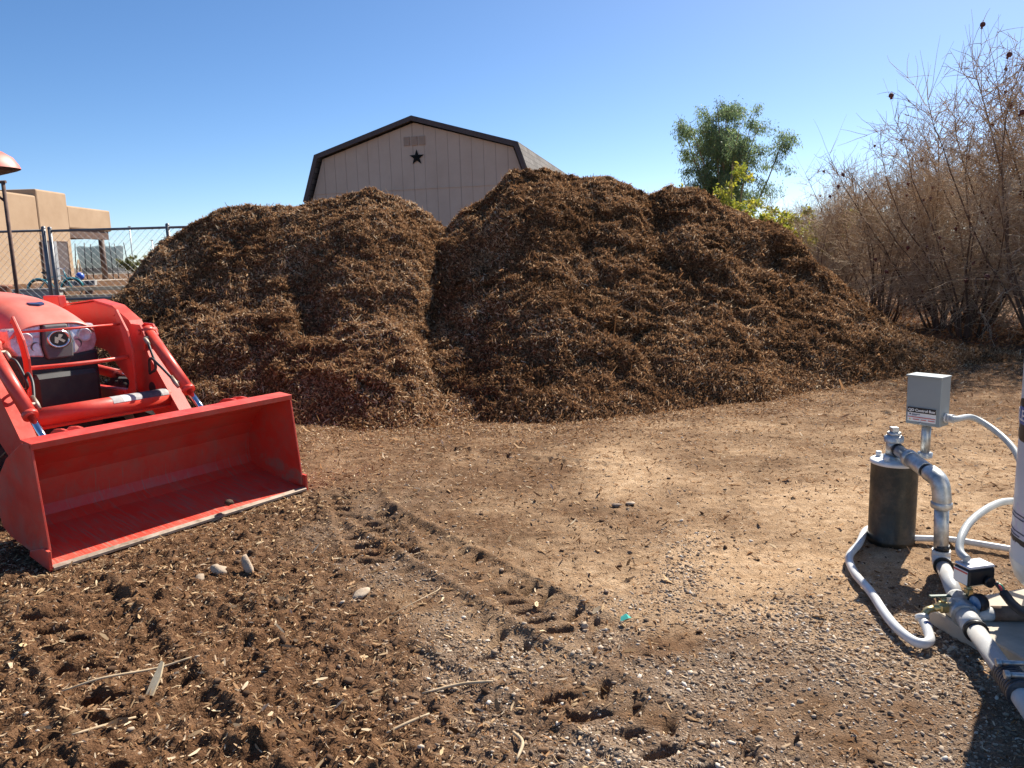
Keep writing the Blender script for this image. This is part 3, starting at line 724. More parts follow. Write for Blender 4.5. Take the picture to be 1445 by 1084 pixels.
# front panel, lamps, grille
MB().prism([(-1.62, .52), (-1.44, .52), (-1.405, .80), (-1.42, .96), (-1.62, .96)], -.262, .262, P3).build('grille', BLACK, TR, bevel=.02)
gp = MB().prism([(-.085, .93), (.085, .93), (.098, 1.02), (.078, 1.165), (-.078, 1.165), (-.098, 1.02)], -1.60, -1.385, lambda l, z, a: (a - (z - .93) * .12, l, z)).build('nose_panel', GREYP, TR, bevel=.012)
for s in (-1, 1):
    hl_ = MB().prism([(s * .092, .945), (s * .255, .96), (s * .292, 1.03), (s * .285, 1.15), (s * .085, 1.172), (s * .104, 1.03)], -1.62, -1.405, lambda l, z, a: (a - (z - .93) * .12 - (l * l) * .5, l, z)).build('headlight', LENS, TR, bevel=.014)
    MB().lathe([(.0, .010), (.030, .012), (.044, .022), (.048, .016), (.048, .0)], (-1.425 - (.20 ** 2) * .5, s * .195, 1.075), 24, Matrix(((0, 0, 1), (1, 0, 0), (0, 1, 0)))).build('reflector', REFL, hl_)
    MB().lathe([(.0, .010), (.020, .012), (.032, .020), (.035, .012)], (-1.425 - (.20 ** 2) * .5, s * .135, 1.02), 20, Matrix(((0, 0, 1), (1, 0, 0), (0, 1, 0)))).build('reflector', GREYP, hl_)
    MB().prism([(s * .10, .86), (s * .265, .87), (s * .27, .966), (s * .094, .940), (s * .094, .92)], -1.62, -1.425, lambda l, z, a: (a, l, z)).build('lamp_surround', BLACK, TR, bevel=.006)
Mx = Matrix(((0, 0, 1), (1, 0, 0), (0, 1, 0)))
em = MB().lathe([(0, .0), (.058, .0), (.066, .006), (.066, .014), (.054, .016), (.050, .010), (0, .010)], (-1.395, 0, 1.065), 28, Mx @ Matrix.Diagonal((1.2, .96, 1))).build('emblem_ring', mat('bright chrome trim', (.7, .71, .73), (.6, .6, .62), 30, .2, .9), gp)
DK = mat('emblem black', (.02, .02, .025), None, rough=.3)
MB().lathe([(0, .0112), (.049, .0112)], (-1.395, 0, 1.065), 28, Mx @ Matrix.Diagonal((1.2, .96, 1))).build('emblem_field', DK, gp)
MB().prism([(-.030, -.022), (-.012, -.03), (-.004, -.006), (.022, -.026), (.034, -.012), (.006, .004), (.022, .028), (-.002, .036), (-.008, .012), (-.026, .018)], .0125, .0155, lambda l, z, a: (-1.395 + a, l * 1.15, 1.065 + z * 1.0)).build('emblem_mark', em.data.materials[0], gp)
for o_ in TR.children:
    if o_.name.split('.')[0] in ('hood', 'grille', 'nose_panel', 'headlight', 'lamp_surround'): o_.location.x -= .09
# brush guard
for s in (-1, 1):
    MB().prism([(-1.30, 1.20), (-1.27, 1.21), (-1.20, 1.08), (-1.17, .96), (-1.17, .72), (-1.24, .62), (-1.46, .54), (-1.46, .48), (-1.20, .55), (-1.09, .68), (-1.09, .98), (-1.13, 1.10), (-1.25, 1.25)], s * .335 - .008, s * .335 + .008, P3).build('brush_guard', RED, TR, bevel=.003).location.x = -.06
MB().tube([P3(-1.22, 1.145, -.33), P3(-1.19, 1.145, 0), P3(-1.22, 1.145, .33)], .008, 8).build('guard_bar', RED, TR).location.x = -.06
MB().tube(curve_pts([P3(-1.15, .915, -.34), P3(-1.09, .915, -.12), P3(-1.09, .915, .12), P3(-1.15, .915, .34)], 5), .014, 8).build('guard_bar', RED, TR).location.x = -.06
# loader posts and frame
for s in (-1, 1):
    MB().prism([(-2.62, .55), (-2.42, .55), (-2.30, 1.0), (-2.36, 1.34), (-2.62, 1.34)], s * .44 - .03, s * .44 + .03, P3).build('loader_post', RED, TR, bevel=.006)
    MB().box((-1.95, s * .36, .60), (1.3, .06, .14), bev=.01).build('frame_rail', RED, TR)
    A_, B_ = Vector(P3(-2.45, .78, s * .515)), Vector(P3(-1.32, .70, s * .515))
    c2 = MB().cyl(A_, A_ + (B_ - A_) * .62, .038, 16).build('hydraulic_cylinder', RED, TR)
    MB().cyl(A_ + (B_ - A_) * .62, B_, .02, 12).build('piston_rod', CHROME, c2)
MB().box((-1.9, 0, .62), (1.0, .44, .44), bev=.03).build('engine_block', BLACK, TR)
MB().cyl(P3(-.68, .40, -.42), P3(-.68, .40, .12), .03, 14).build('coupler_rod', BLACK, TR)
MB().box((-.60, -.10, .47), (.10, .13, .05), bev=.01).build('coupler_latch', dusty(mat('pale red cover', (.62, .22, .18), (.7, .4, .36), 12, .5)), TR)
# wheels
def wheel(a, l, r, wd, name):
    prof = [(r * .55, -wd * .42), (r * .62, -wd * .5), (r * .86, -wd * .5), (r * .95, -wd * .42), (r * .955, 0), (r * .95, wd * .42), (r * .86, wd * .5), (r * .62, wd * .5), (r * .55, wd * .42)]
    My = Matrix(((1, 0, 0), (0, 0, 1), (0, -1, 0)))
    t = MB().lathe(prof, (a, l, r), 40, My)
    nl = int(2 * math.pi * r / .12)
    for k in range(nl):
        for sd in (-1, 1):
            th = 2 * math.pi * (k + .5 * (sd > 0)) / nl
            c = Vector((a + math.cos(th) * r * .965, l + sd * wd * .24, r + math.sin(th) * r * .965))
            rot = Matrix.Rotation(-th + math.pi / 2, 3, 'Y') @ Matrix.Rotation(sd * R(35), 3, 'Z')
            t.box(c, (.05, wd * .55, r * .09), rot)
    w_ = t.build(name, RUBBER, TR)
    MB().lathe([(0, -.02), (r * .5, -.06), (r * .58, -wd * .38), (r * .58, wd * .38), (r * .5, .06), (0, .02)], (a, l, r), 28, My).build('rim', WHITE, w_)
for s in (-1, 1):
    wheel(-1.62, s * .56, .36, .26, 'front_wheel'); wheel(-3.35, s * .68, .60, .36, 'rear_wheel')
    MB().prism([(-3.95, 1.05), (-3.75, 1.24), (-3.2, 1.27), (-2.85, 1.0), (-2.85, .9), (-3.2, 1.2), (-3.72, 1.18), (-3.9, 1.0)], s * .68 - .18, s * .68 + .18, P3).build('fender', HOODRED, TR)
    MB().tube([P3(-3.75, .7, s * .45), P3(-3.78, 2.36, s * .45)], .035, 10).build('roll_bar', BLACK, TR)
MB().cyl(P3(-1.62, .36, -.45), P3(-1.62, .36, .45), .06, 16).build('front_axle', BLACK, TR)
MB().box((-3.1, 0, .65), (1.0, .5, .5), bev=.04).build('transmission', BLACK, TR)
MB().box((-3.45, 0, 1.02), (.45, .46, .10), bev=.04).box((-3.68, 0, 1.28), (.1, .44, .45), bev=.04).build('seat', BLACK, TR)
MB().lathe([(.17 + .012 * math.cos(t), .012 * math.sin(t)) for t in np.linspace(0, 2 * math.pi, 9)], (-2.98, 0, 1.5), 24).cyl(P3(-2.85, 1.2, 0), P3(-2.98, 1.5, 0), .02, 8).box((-2.98, 0, 1.5), (.34, .03, .01)).build('steering_wheel', BLACK, TR)
# sun canopy
CANC = dusty(mat('faded canopy plastic', (.60, .13, .09), (.66, .20, .15), 4, .5), amt=.3)
hx_, hy_ = .66, .60
m = MB(); vs = []; fs = []
ring = [(math.copysign(abs(math.cos(t)) ** .35, math.cos(t)), math.copysign(abs(math.sin(t)) ** .35, math.sin(t))) for t in np.linspace(0, 2 * math.pi, 33)[:-1]]
lv = [(1.0, 2.395), (.985, 2.425), (.93, 2.49), (.84, 2.535), (.5, 2.555), (0.01, 2.565)]
for f_, z in lv: vs += [(-3.62 + hx_ * f_ * u, hy_ * f_ * v, z) for u, v in ring]
for i in range(len(lv) - 1):
    for k in range(32): fs.append((32 * i + k, 32 * i + (k + 1) % 32, 32 * i + 32 + (k + 1) % 32, 32 * i + 32 + k))
can = m.add(vs, fs, True).build('canopy', CANC, TR)
MB().add([(-3.62 + hx_ * .99 * u, hy_ * .99 * v, 2.392) for u, v in ring] + [(-3.62 + hx_ * .9 * u, hy_ * .9 * v, 2.375) for u, v in ring],
         [(k, (k + 1) % 32, 32 + (k + 1) % 32, 32 + k) for k in range(32)] + [list(range(32, 64))]).build('canopy_underside', BLACK, can)  # black panel closing the canopy from below

# ------------------------------------------------------------------ well head on the right
GALV = mat('galvanised steel', (.36, .37, .36), (.62, .63, .62), 26, .38, .75, rough2=.5)
PVC = dusty(mat('white plastic pipe', (.70, .71, .72), (.62, .61, .58), 9, .35), (.42, .32, .22), .45)
PIPEG = dusty(mat('grey white painted pipe', (.40, .41, .42), (.52, .52, .51), 9, .4), (.35, .26, .18), .55)
CASE = dusty(mat('black painted casing', (.010, .012, .010), (.035, .034, .022), 9, .35, rough2=.8, lo=.45, hi=.75, bump=.15, bscale=40), (.22, .15, .085), .75)
ENAMEL = mat('grey enamel', (.235, .27, .28), (.27, .305, .31), 3, .45)
CONDUIT = mat('grey flexible conduit', (.36, .38, .38), (.46, .47, .46), 20, .4)
BRASS = mat('dull brass', (.45, .33, .12), (.62, .50, .26), 30, .4, .8)
CABLE = mat('black rubber cable', (.015, .015, .017), (.03, .028, .026), 30, .5)
TANKW = mat('white tank enamel', (.72, .71, .68), (.66, .65, .62), 5, .3)
TAN = mat('cast concrete', (.42, .36, .29), (.54, .47, .38), 10, .9, bump=.2)
def gh(x, y): return float(ground_h([x], [y])[0])

WX, WY = 1.96, 3.85
wc = empty('well_casing', 'black well casing standing in the ground with a bolted white cap', 'well casing', (WX, WY, 0))
MB().lathe([(.112, -.1), (.112, .03), (.114, .034), (.114, .048), (.112, .052), (.112, .448)], n=40).build('casing_pipe', CASE, wc)
CAPM = mat('weathered white cap', (.70, .70, .68), (.80, .80, .79), 20, .5)
MB().lathe([(0, .47), (.108, .466), (.117, .461), (.117, .446), (.112, .444)], n=40).build('cap', CAPM, wc)
for k in range(4):
    a = R(38 + 90 * k); MB().cyl((.085 * math.cos(a), .085 * math.sin(a), .468), (.085 * math.cos(a), .085 * math.sin(a), .492), .014, 6).build('bolt', CAPM, wc)
# control box on its riser
yaw = math.atan2(-.80, .60)          # local -y is the front
fn = Vector((-.80, -.60)); 
cb = empty('control_box', 'grey metal control box with a printed label, on a pipe riser above the well cap', 'control box', (2.125, 3.87, 0), math.atan2(fn.y, fn.x) + math.pi / 2)
MB().cyl((0, 0, .465), (0, 0, .645), .0225, 20).lathe([(.036, .465), (.036, .49), (.023, .495)], n=20).build('riser', GALV, cb)
MB().box((0, 0, .765), (.172, .098, .250), bev=.004).build('enclosure', ENAMEL, cb)
MB().box((0, -.006, .892), (.178, .110, .008), bev=.002).build('lid_edge', ENAMEL, cb)
BLK = mat('label black', (.012, .012, .014), None, rough=.4); LBW = mat('label white', (.78, .78, .76), None, rough=.45); LRED = mat('label red', (.55, .06, .05), None, rough=.45); LBLU = mat('label ink', (.06, .07, .12), None, rough=.5); LYEL = mat('label yellow', (.75, .5, .05), None, rough=.5)
lb = MB().box((-.004, -.0505, .693), (.140, .002, .072)).build('label', LBW, cb)
MB().box((-.004, -.0530, .716), (.140, .002, .027)).build('label_header', BLK, lb)
MB().box((-.004, -.0530, .6795), (.136, .002, .0035)).build('label_stripe', LRED, lb)
Fx = lambda x, z, y=-.0545: Matrix(((1, 0, 0, x), (0, 0, -1, y), (0, 1, 0, z), (0, 0, 0, 1)))
text_mesh('lettering', 'QD Control Box', .0190, LBW, lb, Fx(-.004, .7095), align='CENTER', bold=.0006)
for (x0, x1, z, h) in ((-.052, -.012, .694, .003), (-.052, -.028, .689, .002)): MB().box(((x0 + x1) / 2, -.0525, z), (x1 - x0, .002, h)).build('print_line', LBLU, lb)
for x0, x1 in ((-.046, -.015), (-.006, .02), (.03, .062)): MB().box(((x0 + x1) / 2, -.0525, .6675), (x1 - x0, .002, .0035)).build('print_line', LRED, lb)
MB().lathe([(0, 0), (.0045, 0)], (-.061, -.0522, .694), 12, Matrix(((1, 0, 0), (0, 0, 1), (0, 1, 0)))).build('print_mark', LBLU, lb)
MB().prism([(-.005, 0), (.005, 0), (0, .008)], -.0528, -.0515, lambda a, b_, t: (a - .062, t, b_ + .664)).build('warning_mark', LYEL, lb)
MB().lathe([(0, .003), (.006, .003), (.008, 0)], (-.012, -.05, .648), 12, Matrix(((1, 0, 0), (0, 0, -1), (0, 1, 0)))).build('screw', GALV, cb)
# conduit out of the side of the box
cd = empty('flexible_conduit', 'grey flexible conduit arching from the control box towards the white tank', 'conduit', (2.125, 3.87, 0))
side = Vector((.60, -.80, 0)); s0 = Vector((0, 0, .685)) + side * .086
MB().tube(curve_pts([s0 + side * .02, s0 + side * .05, (.21, -.04, .675), (.262, -.14, .63), (.262, -.29, .575), (.235, -.42, .50), (.22, -.55, .42)], 8), .0155, 12).build('tube', CONDUIT, cd)
MB().cyl(s0, s0 + side * .012, .026, 6).cyl(s0 + side * .012, s0 + side * .045, .0215, 16).build('connector', PVC, cd)
# discharge pipe: riser from the well, tee, run forward, elbow, drop, run along the ground
dp = empty('water_pipe', 'galvanised and white water pipe from the well cap, dropping and running along the ground', 'pipe', (WX, WY, 0))
RX, RY0 = 1.955 - WX, 3.845 - WY
def W(x, y, z): return (x - WX, y - WY, z)
MB().cyl(W(1.955, 3.86, .465), W(1.955, 3.86, .59), .036, 20).lathe([(.047, .465), (.047, .485), (.038, .488)], W(1.955, 3.86, 0), 24).lathe([(.047, .555), (.047, .582), (.038, .586)], W(1.955, 3.86, 0), 24).build('tee', GALV, dp)
MB().cyl(W(1.955, 3.86, .586), W(1.955, 3.86, .606), .034, 6).box(W(1.955, 3.86, .618), (.036, .036, .026), bev=.003).build('plug', GALV, dp)
a, b2 = Vector(W(1.955, 3.86, .527)), Vector(W(1.975, 3.50, .470)); d = b2 - a
MB().cyl(a + d * .05, b2 - d * .02, .030, 20).build('pipe', GALV, dp)
MB().cyl(a + d * .10, a + d * .14, .033, 20).build('thread_tape', BLK, dp)
MB().tube([a + d * .36, a + d * .37, a + d * .44, a + d * .45], [.034, .043, .043, .034], 20).tube([a + d * .45, a + d * .46, a + d * .78, a + d * .79], [.034, .038, .038, .034], 20).build('coupling', GALV, dp)
MB().cyl(a + d * .80, a + d * .83, .0335, 20).build('thread_tape', BLK, dp)
MB().tube(curve_pts([b2 - d * .12, b2 + d * .02, b2 + d * .11 + Vector((.002, 0, -.02)), b2 + d * .15 + Vector((.004, 0, -.075)), b2 + d * .15 + Vector((.005, 0, -.11))], 6), .041, 20).build('elbow', GALV, dp)
e0 = b2 + d * .15 + Vector((.005, 0, -.10))
MB().tube([e0 + Vector((0, 0, .005)), e0, e0 + Vector((0, 0, -.024)), e0 + Vector((0, 0, -.028))], [.041, .046, .046, .04], 20).build('elbow_rim', GALV, dp)
e1 = Vector((e0.x + .012, e0.y, .085))
MB().cyl(e0, e1, .0315, 20).build('pipe', GALV, dp)
MB().tube([e1 + Vector((0, 0, .07)), e1 + Vector((0, 0, .045))], .034, 20).build('thread_tape', BLK, dp)
g0 = Vector((e1.x, e1.y, .075)); g1 = Vector(W(1.755, 2.86, .105)); g2 = Vector(W(1.535, 2.05, .115)); dg_ = (g1 - g0).normalized()
MB().tube(curve_pts([e1 + Vector((0, 0, .045)), e1 + Vector((0, 0, .01)), g0 + dg_ * .03, g0 + dg_ * .075], 6), .040, 20).build('elbow', PVC, dp)
MB().cyl(g0 + dg_ * .074, g0 + dg_ * .094, .042, 20).build('rubber_ring', BLK, dp)
MB().cyl(g0 + dg_ * .07, g1 - dg_ * .12, .031, 24).cyl(g1 - dg_ * .16, g1 - dg_ * .07, .036, 24).build('pipe', PIPEG, dp)
MB().cyl(g1 - dg_ * .12, g1 + dg_ * .05, .046, 20).box(g1 + Vector((0, 0, .0)), (.085, .12, .085), bev=.02).build('tee', GALV, dp)
dh = (g2 - g1).normalized()
MB().cyl(g1 + dh * .05, g1 + dh * .16,   .040, 24).build('pipe_collar', PIPEG, dp)
MB().cyl(g1 + dh * .155, g1 + dh * .175, .043, 20).build('rubber_ring', BLK, dp)
MB().cyl(g1 + dh * .15, g2, .033, 24).build('pipe', PIPEG, dp)
# tank branch
tb0 = g1 + Vector((.03, -.01, -.005))
MB().cyl(tb0, tb0 + Vector((.08, .0, 0)), .027, 16).build('nipple', PVC, dp)
MB().cyl(tb0 + Vector((.08, 0, 0)), tb0 + Vector((.50, -.03, 0)), .030, 18).build('branch_pipe', mat('rusted pipe', (.16, .09, .055), (.28, .18, .12), 20, .7), dp)
# valve
br = empty('brass_valve', 'small brass hose valve on the side of the ground pipe', 'valve', (1.72, 2.90, .09))
MB().cyl((.05, -.01, .015), (-.06, .0, .01), .015, 14).box((-.02, 0, .012), (.045, .042, .042), bev=.01).cyl((-.02, 0, .03), (-.02, 0, .052), .011, 12).tube([(-.05, 0, .01), (-.085, -.005, .005), (-.105, -.01, -.02), (-.108, -.012, -.045)], .014, 12).build('valve_body', BRASS, br)
MB().box((-.035, 0, .060), (.085, .018, .007), bev=.002).build('handle', mat('dark green grip', (.03, .07, .05), (.05, .09, .06), 30, .5), br)
# hose
hp = [(1.93, 3.99, .03), (1.86, 3.93, .03), (1.752, 3.76, .03), (1.632, 3.60, .03), (1.570, 3.40, .03), (1.545, 3.19, .03), (1.507, 2.97, .03), (1.497, 2.83, .03), (1.515, 2.735, .03), (1.565, 2.745, .035), (1.598, 2.83, .045), (1.612, 2.888, .05)]
ho = empty('garden_hose', 'white hose curling round the well casing to the brass valve', 'hose', (1.6, 3.2, 0))
hq = curve_pts([(x - 1.6, y - 3.2, gh(x, y) * .7 + z) for x, y, z in hp], 8)
MB().tube(hq, .0185, 14).build('hose_tube', PVC, ho)
MB().tube([hq[-1] - (hq[-1] - hq[-6]).normalized() * .005, hq[-1] + Vector((.002, .008, .012))], .026, 18).build('hose_collar', PVC, ho)
bl = hq[-10]; MB().tube([hq[-9] + Vector((.004, -.0, .0)), hq[-7] + Vector((.002, 0, 0))], .0195, 12).build('printed_band', mat('blue print', (.05, .09, .28), (.7, .7, .72), 60, .4, lo=.5, hi=.55), ho)
h2 = [(2.04, 3.80, .03), (2.13, 3.77, .03), (2.22, 3.73, .03), (2.41, 3.60, .03), (2.62, 3.46, .03)]
o = MB().tube(curve_pts([(x - 2.1, y - 3.8, gh(x, y) + z) for x, y, z in h2], 6), .016, 12).build('plastic_hose', PVC); o.location = (2.1, 3.8, 0)
tag(o, 'straight white hose lying on the soil behind the well casing', 'hose')
# pressure switch, gauge, conduit, cable
ps = empty('pressure_switch', 'black pressure switch with a grey metal lid above the pipe tee', 'pressure switch', (1.84, 2.94, 0), R(12))
MB().box((0, 0, .222), (.125, .085, .072), bev=.008).build('housing', BLK, ps)
MB().box((0, 0, .263), (.122, .083, .012), bev=.005).build('lid', mat('satin lid', (.60, .60, .66), (.68, .68, .72), 20, .25, .6), ps)
MB().box((-.0638, 0, .222), (.002, .07, .056)).build('label', LBW, ps)
MB().box((-.0656, 0, .243), (.002, .07, .006)).build('label_stripe', LRED, ps)
MB().cyl((.025, -.043, .205), (.025, -.06, .205), .022, 18).build('cable_gland', BLK, ps)
MB().cyl((-.02, 0, .10), (-.02, 0, .19), .011, 12).box((-.02, 0, .15), (.026, .026, .024), bev=.003).build('stem', BRASS, ps)
pg = empty('pressure_gauge', 'round black pressure gauge with a blue dial beside the switch', 'gauge', (1.815, 2.86, .135), R(106))
My = Matrix(((1, 0, 0), (0, 0, 1), (0, -1, 0)))
MB().lathe([(0, -.018), (.031, -.022), (.035, -.016), (.035, .020), (.030, .020), (.030, .016)], (0, 0, 0), 28, My).build('gauge_case', BLK, pg)
MB().lathe([(0, .015), (.030, .015)], (0, 0, 0), 28, My).build('dial', mat('blue dial', (.10, .22, .42), (.55, .58, .62), 40, .2), pg)
MB().cyl((0, 0, -.03), (0, 0, -.06), .010, 10).build('stem', BRASS, pg)
c2 = [(2.42, 3.40, .33), (2.237, 3.35, .365), (2.109, 3.28, .368), (1.955, 3.16, .352), (1.855, 3.06, .325), (1.806, 2.99, .285), (1.808, 2.94, .265)]
o = MB().tube(curve_pts([(x - 1.855, y - 2.93, z) for x, y, z in c2], 8), .016, 14).build('flexible_conduit', CONDUIT); o.location = (1.855, 2.93, 0)
tag(o, 'grey flexible conduit looping from the white tank down into the pressure switch', 'conduit')
c3 = [(1.885, 2.872, .195), (1.90, 2.83, .16), (1.89, 2.76, .15), (1.87, 2.62, .16), (1.85, 2.45, .17), (1.84, 2.3, .16)]
cb2 = empty('power_cable', 'thick black cable hanging from the pressure switch towards the corner of the yard', 'cable', (1.885, 2.872, 0))
MB().tube(curve_pts([(x - 1.885, y - 2.872, z) for x, y, z in c3], 8), [.009] * 6 + [.017] * 35, 12).build('sheath', CABLE, cb2)
MB().tube([(0, 0, .195), (.006, -.02, .185), (.012, -.045, .158)], .005, 8).build('red_wire', mat('red wire', (.5, .04, .05), None, rough=.4), cb2)
MB().tube([(.004, 0, .195), (.014, -.016, .188), (.016, -.045, .158)], .005, 8).build('green_wire', mat('green wire', (.03, .35, .2), None, rough=.4), cb2)
# clamp on the pipe
cl = empty('pipe_clamp', 'dark ribbed repair clamp with bright bolts round the pipe at the right edge', 'clamp', (g1 + dh * .56 + Vector((WX, WY, 0))), 0)
q = dh.to_track_quat('Y', 'Z').to_matrix()
m = MB()
for k in np.linspace(-.065, .065, 9): m.tube([q @ Vector((0, k - .006, 0)), q @ Vector((0, k + .006, 0))], .046, 24)
m.cyl(q @ Vector((0, -.07, 0)), q @ Vector((0, .07, 0)), .0435, 24).build('clamp_band', mat('dark clamp steel', (.06, .065, .075), (.14, .14, .15), 40, .4, .6), cl)
for k in (-.04, .04): MB().cyl(q @ Vector((.03, k, .05)), q @ Vector((-.04, k, .055)), .009, 8).cyl(q @ Vector((.03, k, .05)), q @ Vector((.045, k, .049)), .015, 6).build('bolt', GALV, cl)
for o_ in (wc, cb, cd, dp): o_.location.z -= .025
for o_ in (ps, pg, br, cl): o_.location.z -= .018
# tank on its slab
tk = empty('pressure_tank', 'tall white pressure tank with a black oval label, at the right edge', 'tank', (2.215, 2.86, 0))
TR_ = .242
MB().lathe([(.0, .12), (.12, .125), (.19, .15), (.225, .19), (TR_, .25), (TR_, .262), (TR_ + .002, .266), (TR_ + .002, .276), (TR_, .28), (TR_, 1.28), (.225, 1.34), (.17, 1.39), (.08, 1.41), (0, 1.415)], n=64).build('shell', TANKW, tk)
MB().lathe([(.19, .04), (.17, .15)], n=40).build('base_ring', mat('grey base', (.3, .3, .3), (.4, .4, .39), 9, .6), tk)
def on_tank(u, z, r=TR_ + .0015, a0=None):
    a = TA + u / TR_; return (r * math.cos(a), r * math.sin(a), z)
TA = math.atan2(-2.86, -2.215) - R(62)      # label centre: turned away to the right of the camera
def oval(cu, cz, ru, rz, r, name, mt, n=40, p=3.0):
    m = MB(); ring = []
    for rr in (0.0, .5, 1.0):
        for k in range(n):
            t = 2 * math.pi * k / n; c, s = math.cos(t), math.sin(t)
            ring.append(on_tank(cu + rr * ru * math.copysign(abs(c) ** (2 / p), c), cz + rr * rz * math.copysign(abs(s) ** (2 / p), s), r))
    fs = []
    for i in range(2):
        for k in range(n): fs.append((i * n + k, i * n + (k + 1) % n, (i + 1) * n + (k + 1) % n, (i + 1) * n + k))
    return m.add(ring, fs, True).build(name, mt, tk)
oval(.0, .835, .115, .085, TR_ + .0012, 'label', BLK)
oval(.0, .852, .106, .035, TR_ + .0026, 'label_panel', mat('label blue', (.04, .10, .35), (.05, .13, .42), 9, .3))
tx = text_mesh('lettering', 'FLE', .062, LBW, tk, Matrix.Identity(4), bold=.001)
for v in tx.data.vertices:
    u, h = v.co.x, v.co.y; v.co = on_tank(u - .095, h + .832, TR_ + .0042 + v.co.z)
oval(-.02, .42, .13, .085, TR_ + .0012, 'sticker', mat('pale lilac sticker', (.58, .55, .62), (.66, .63, .68), 9, .4), p=12)
for zz, l in ((.46, .18), (.445, .14), (.39, .2), (.375, .1)):
    oval(-.03, zz, l / 2, .003, TR_ + .0024, 'print_line', LBLU, p=12)
oval(-.03, .355, .10, .011, TR_ + .0024, 'print_line', BLK, p=12)
o = MB().box((0, 0, .0), (.86, .74, .10), bev=.006).build('concrete_slab', TAN); o.location = (2.19, 2.75, .0); o.rotation_euler = (0, 0, R(16))
tag(o, 'low tan concrete slab under the white tank', 'slab')

# ------------------------------------------------------------------ shed
sh = empty('barn_shed', 'tan gambrel roofed shed with a black star, behind the mulch heaps', 'shed', (-2.26, 20.0, 0), math.atan2(-1.2, 5.13))
def wood_siding():
    m = mat('tan shed siding', (.57, .425, .32), (.64, .49, .375), 1.2, .85, spec=.1)
    nt = m.node_tree; b = nt.nodes['Principled BSDF']; tc = nt.nodes.new('ShaderNodeTexCoord'); sx = nt.nodes.new('ShaderNodeSeparateXYZ'); nt.links.new(tc.outputs['Object'], sx.inputs[0])
    def line(inp, per, wd, off=0.):
        a = nt.nodes.new('ShaderNodeMath'); a.operation = 'ADD'; a.inputs[1].default_value = 50 + off; nt.links.new(inp, a.inputs[0])
        md = nt.nodes.new('ShaderNodeMath'); md.operation = 'MODULO'; md.inputs[1].default_value = per; nt.links.new(a.outputs[0], md.inputs[0])
        lt = nt.nodes.new('ShaderNodeMath'); lt.operation = 'LESS_THAN'; lt.inputs[1].default_value = wd; nt.links.new(md.outputs[0], lt.inputs[0]); return lt.outputs[0]
    s1 = line(sx.outputs[0], .305, .012, .08); s2 = line(sx.outputs[0], 1.22, .022, .08)
    mx = nt.nodes.new('ShaderNodeMath'); mx.operation = 'MAXIMUM'; nt.links.new(s1, mx.inputs[0]); nt.links.new(s2, mx.inputs[1])
    bp = nt.nodes.new('ShaderNodeBump'); bp.invert = True; bp.inputs['Strength'].default_value = 1; bp.inputs['Distance'].default_value = .02
    nt.links.new(mx.outputs[0], bp.inputs['Height']); nt.links.new(bp.outputs[0], b.inputs['Normal'])
    src = b.inputs['Base Color'].links[0].from_socket
    mm = nt.nodes.new('ShaderNodeMix'); mm.data_type = 'RGBA'; mm.inputs['B'].default_value = (.28, .20, .16, 1)
    sc = nt.nodes.new('ShaderNodeMath'); sc.operation = 'MULTIPLY'; sc.inputs[1].default_value = .42; nt.links.new(mx.outputs[0], sc.inputs[0])
    nt.links.new(sc.outputs[0], mm.inputs['Factor']); nt.links.new(src, mm.inputs['A']); nt.links.new(mm.outputs['Result'], b.inputs['Base Color'])
    return m
SID = wood_siding()
TRIM = mat('dark brown trim', (.075, .05, .045), (.10, .07, .06), 8, .7)
def shingles():
    m = mat('asphalt shingles', (.10, .085, .075), (.17, .145, .13), 5, .95, bump=.4, bscale=30)
    nt = m.node_tree; b = nt.nodes['Principled BSDF']; tc = nt.nodes.new('ShaderNodeTexCoord')
    br = nt.nodes.new('ShaderNodeTexBrick'); br.inputs['Scale'].default_value = 1; br.inputs['Brick Width'].default_value = .3; br.inputs['Row Height'].default_value = .14; br.inputs['Mortar Size'].default_value = .008
    br.inputs['Color1'].default_value = (.20, .18, .165, 1); br.inputs['Color2'].default_value = (.12, .105, .095, 1); br.inputs['Mortar'].default_value = (.05, .045, .04, 1)
    sx = nt.nodes.new('ShaderNodeSeparateXYZ'); cb_ = nt.nodes.new('ShaderNodeCombineXYZ'); nt.links.new(tc.outputs['Object'], sx.inputs[0])
    nt.links.new(sx.outputs[1], cb_.inputs[0]); nt.links.new(sx.outputs[2], cb_.inputs[1]); nt.links.new(cb_.outputs[0], br.inputs['Vector']); nt.links.new(br.outputs[0], b.inputs['Base Color'])
    return m
SHG = shingles()
gam = [(-2.98, 3.30), (-2.60, 4.33), (0, 5.07), (2.60, 4.33), (2.98, 3.30)]
MB().prism([(-2.9, 0)] + [(a * .97, z - .07) for a, z in gam] + [(2.9, 0)], 0, 7.5, lambda a, z, t: (a, t, z)).build('wall', SID, sh)
MB().box((0, -.008, 3.40), (5.6, .02, .035)).build('seam_flashing', SID, sh)
def roofpiece(p, q_):
    (a0, z0), (a1, z1) = p, q_
    nx_, nz_ = -(z1 - z0), (a1 - a0); l = math.hypot(nx_, nz_); nx_, nz_ = nx_ / l * .07, nz_ / l * .07
    return [(a0, z0), (a1, z1), (a1 + nx_, z1 + nz_), (a0 + nx_, z0 + nz_)]
m = MB()
out = [(-3.08, 3.20), (-2.68, 4.36), (0, 5.15), (2.68, 4.36), (3.08, 3.20)]; inn = [(-3.0, 3.21), (-2.61, 4.29), (0, 5.065), (2.61, 4.29), (3.0, 3.21)]
MB().prism(out + inn[::-1], -.16, 7.7, lambda a, z, t: (a, t, z)).build('roof', SHG, sh)
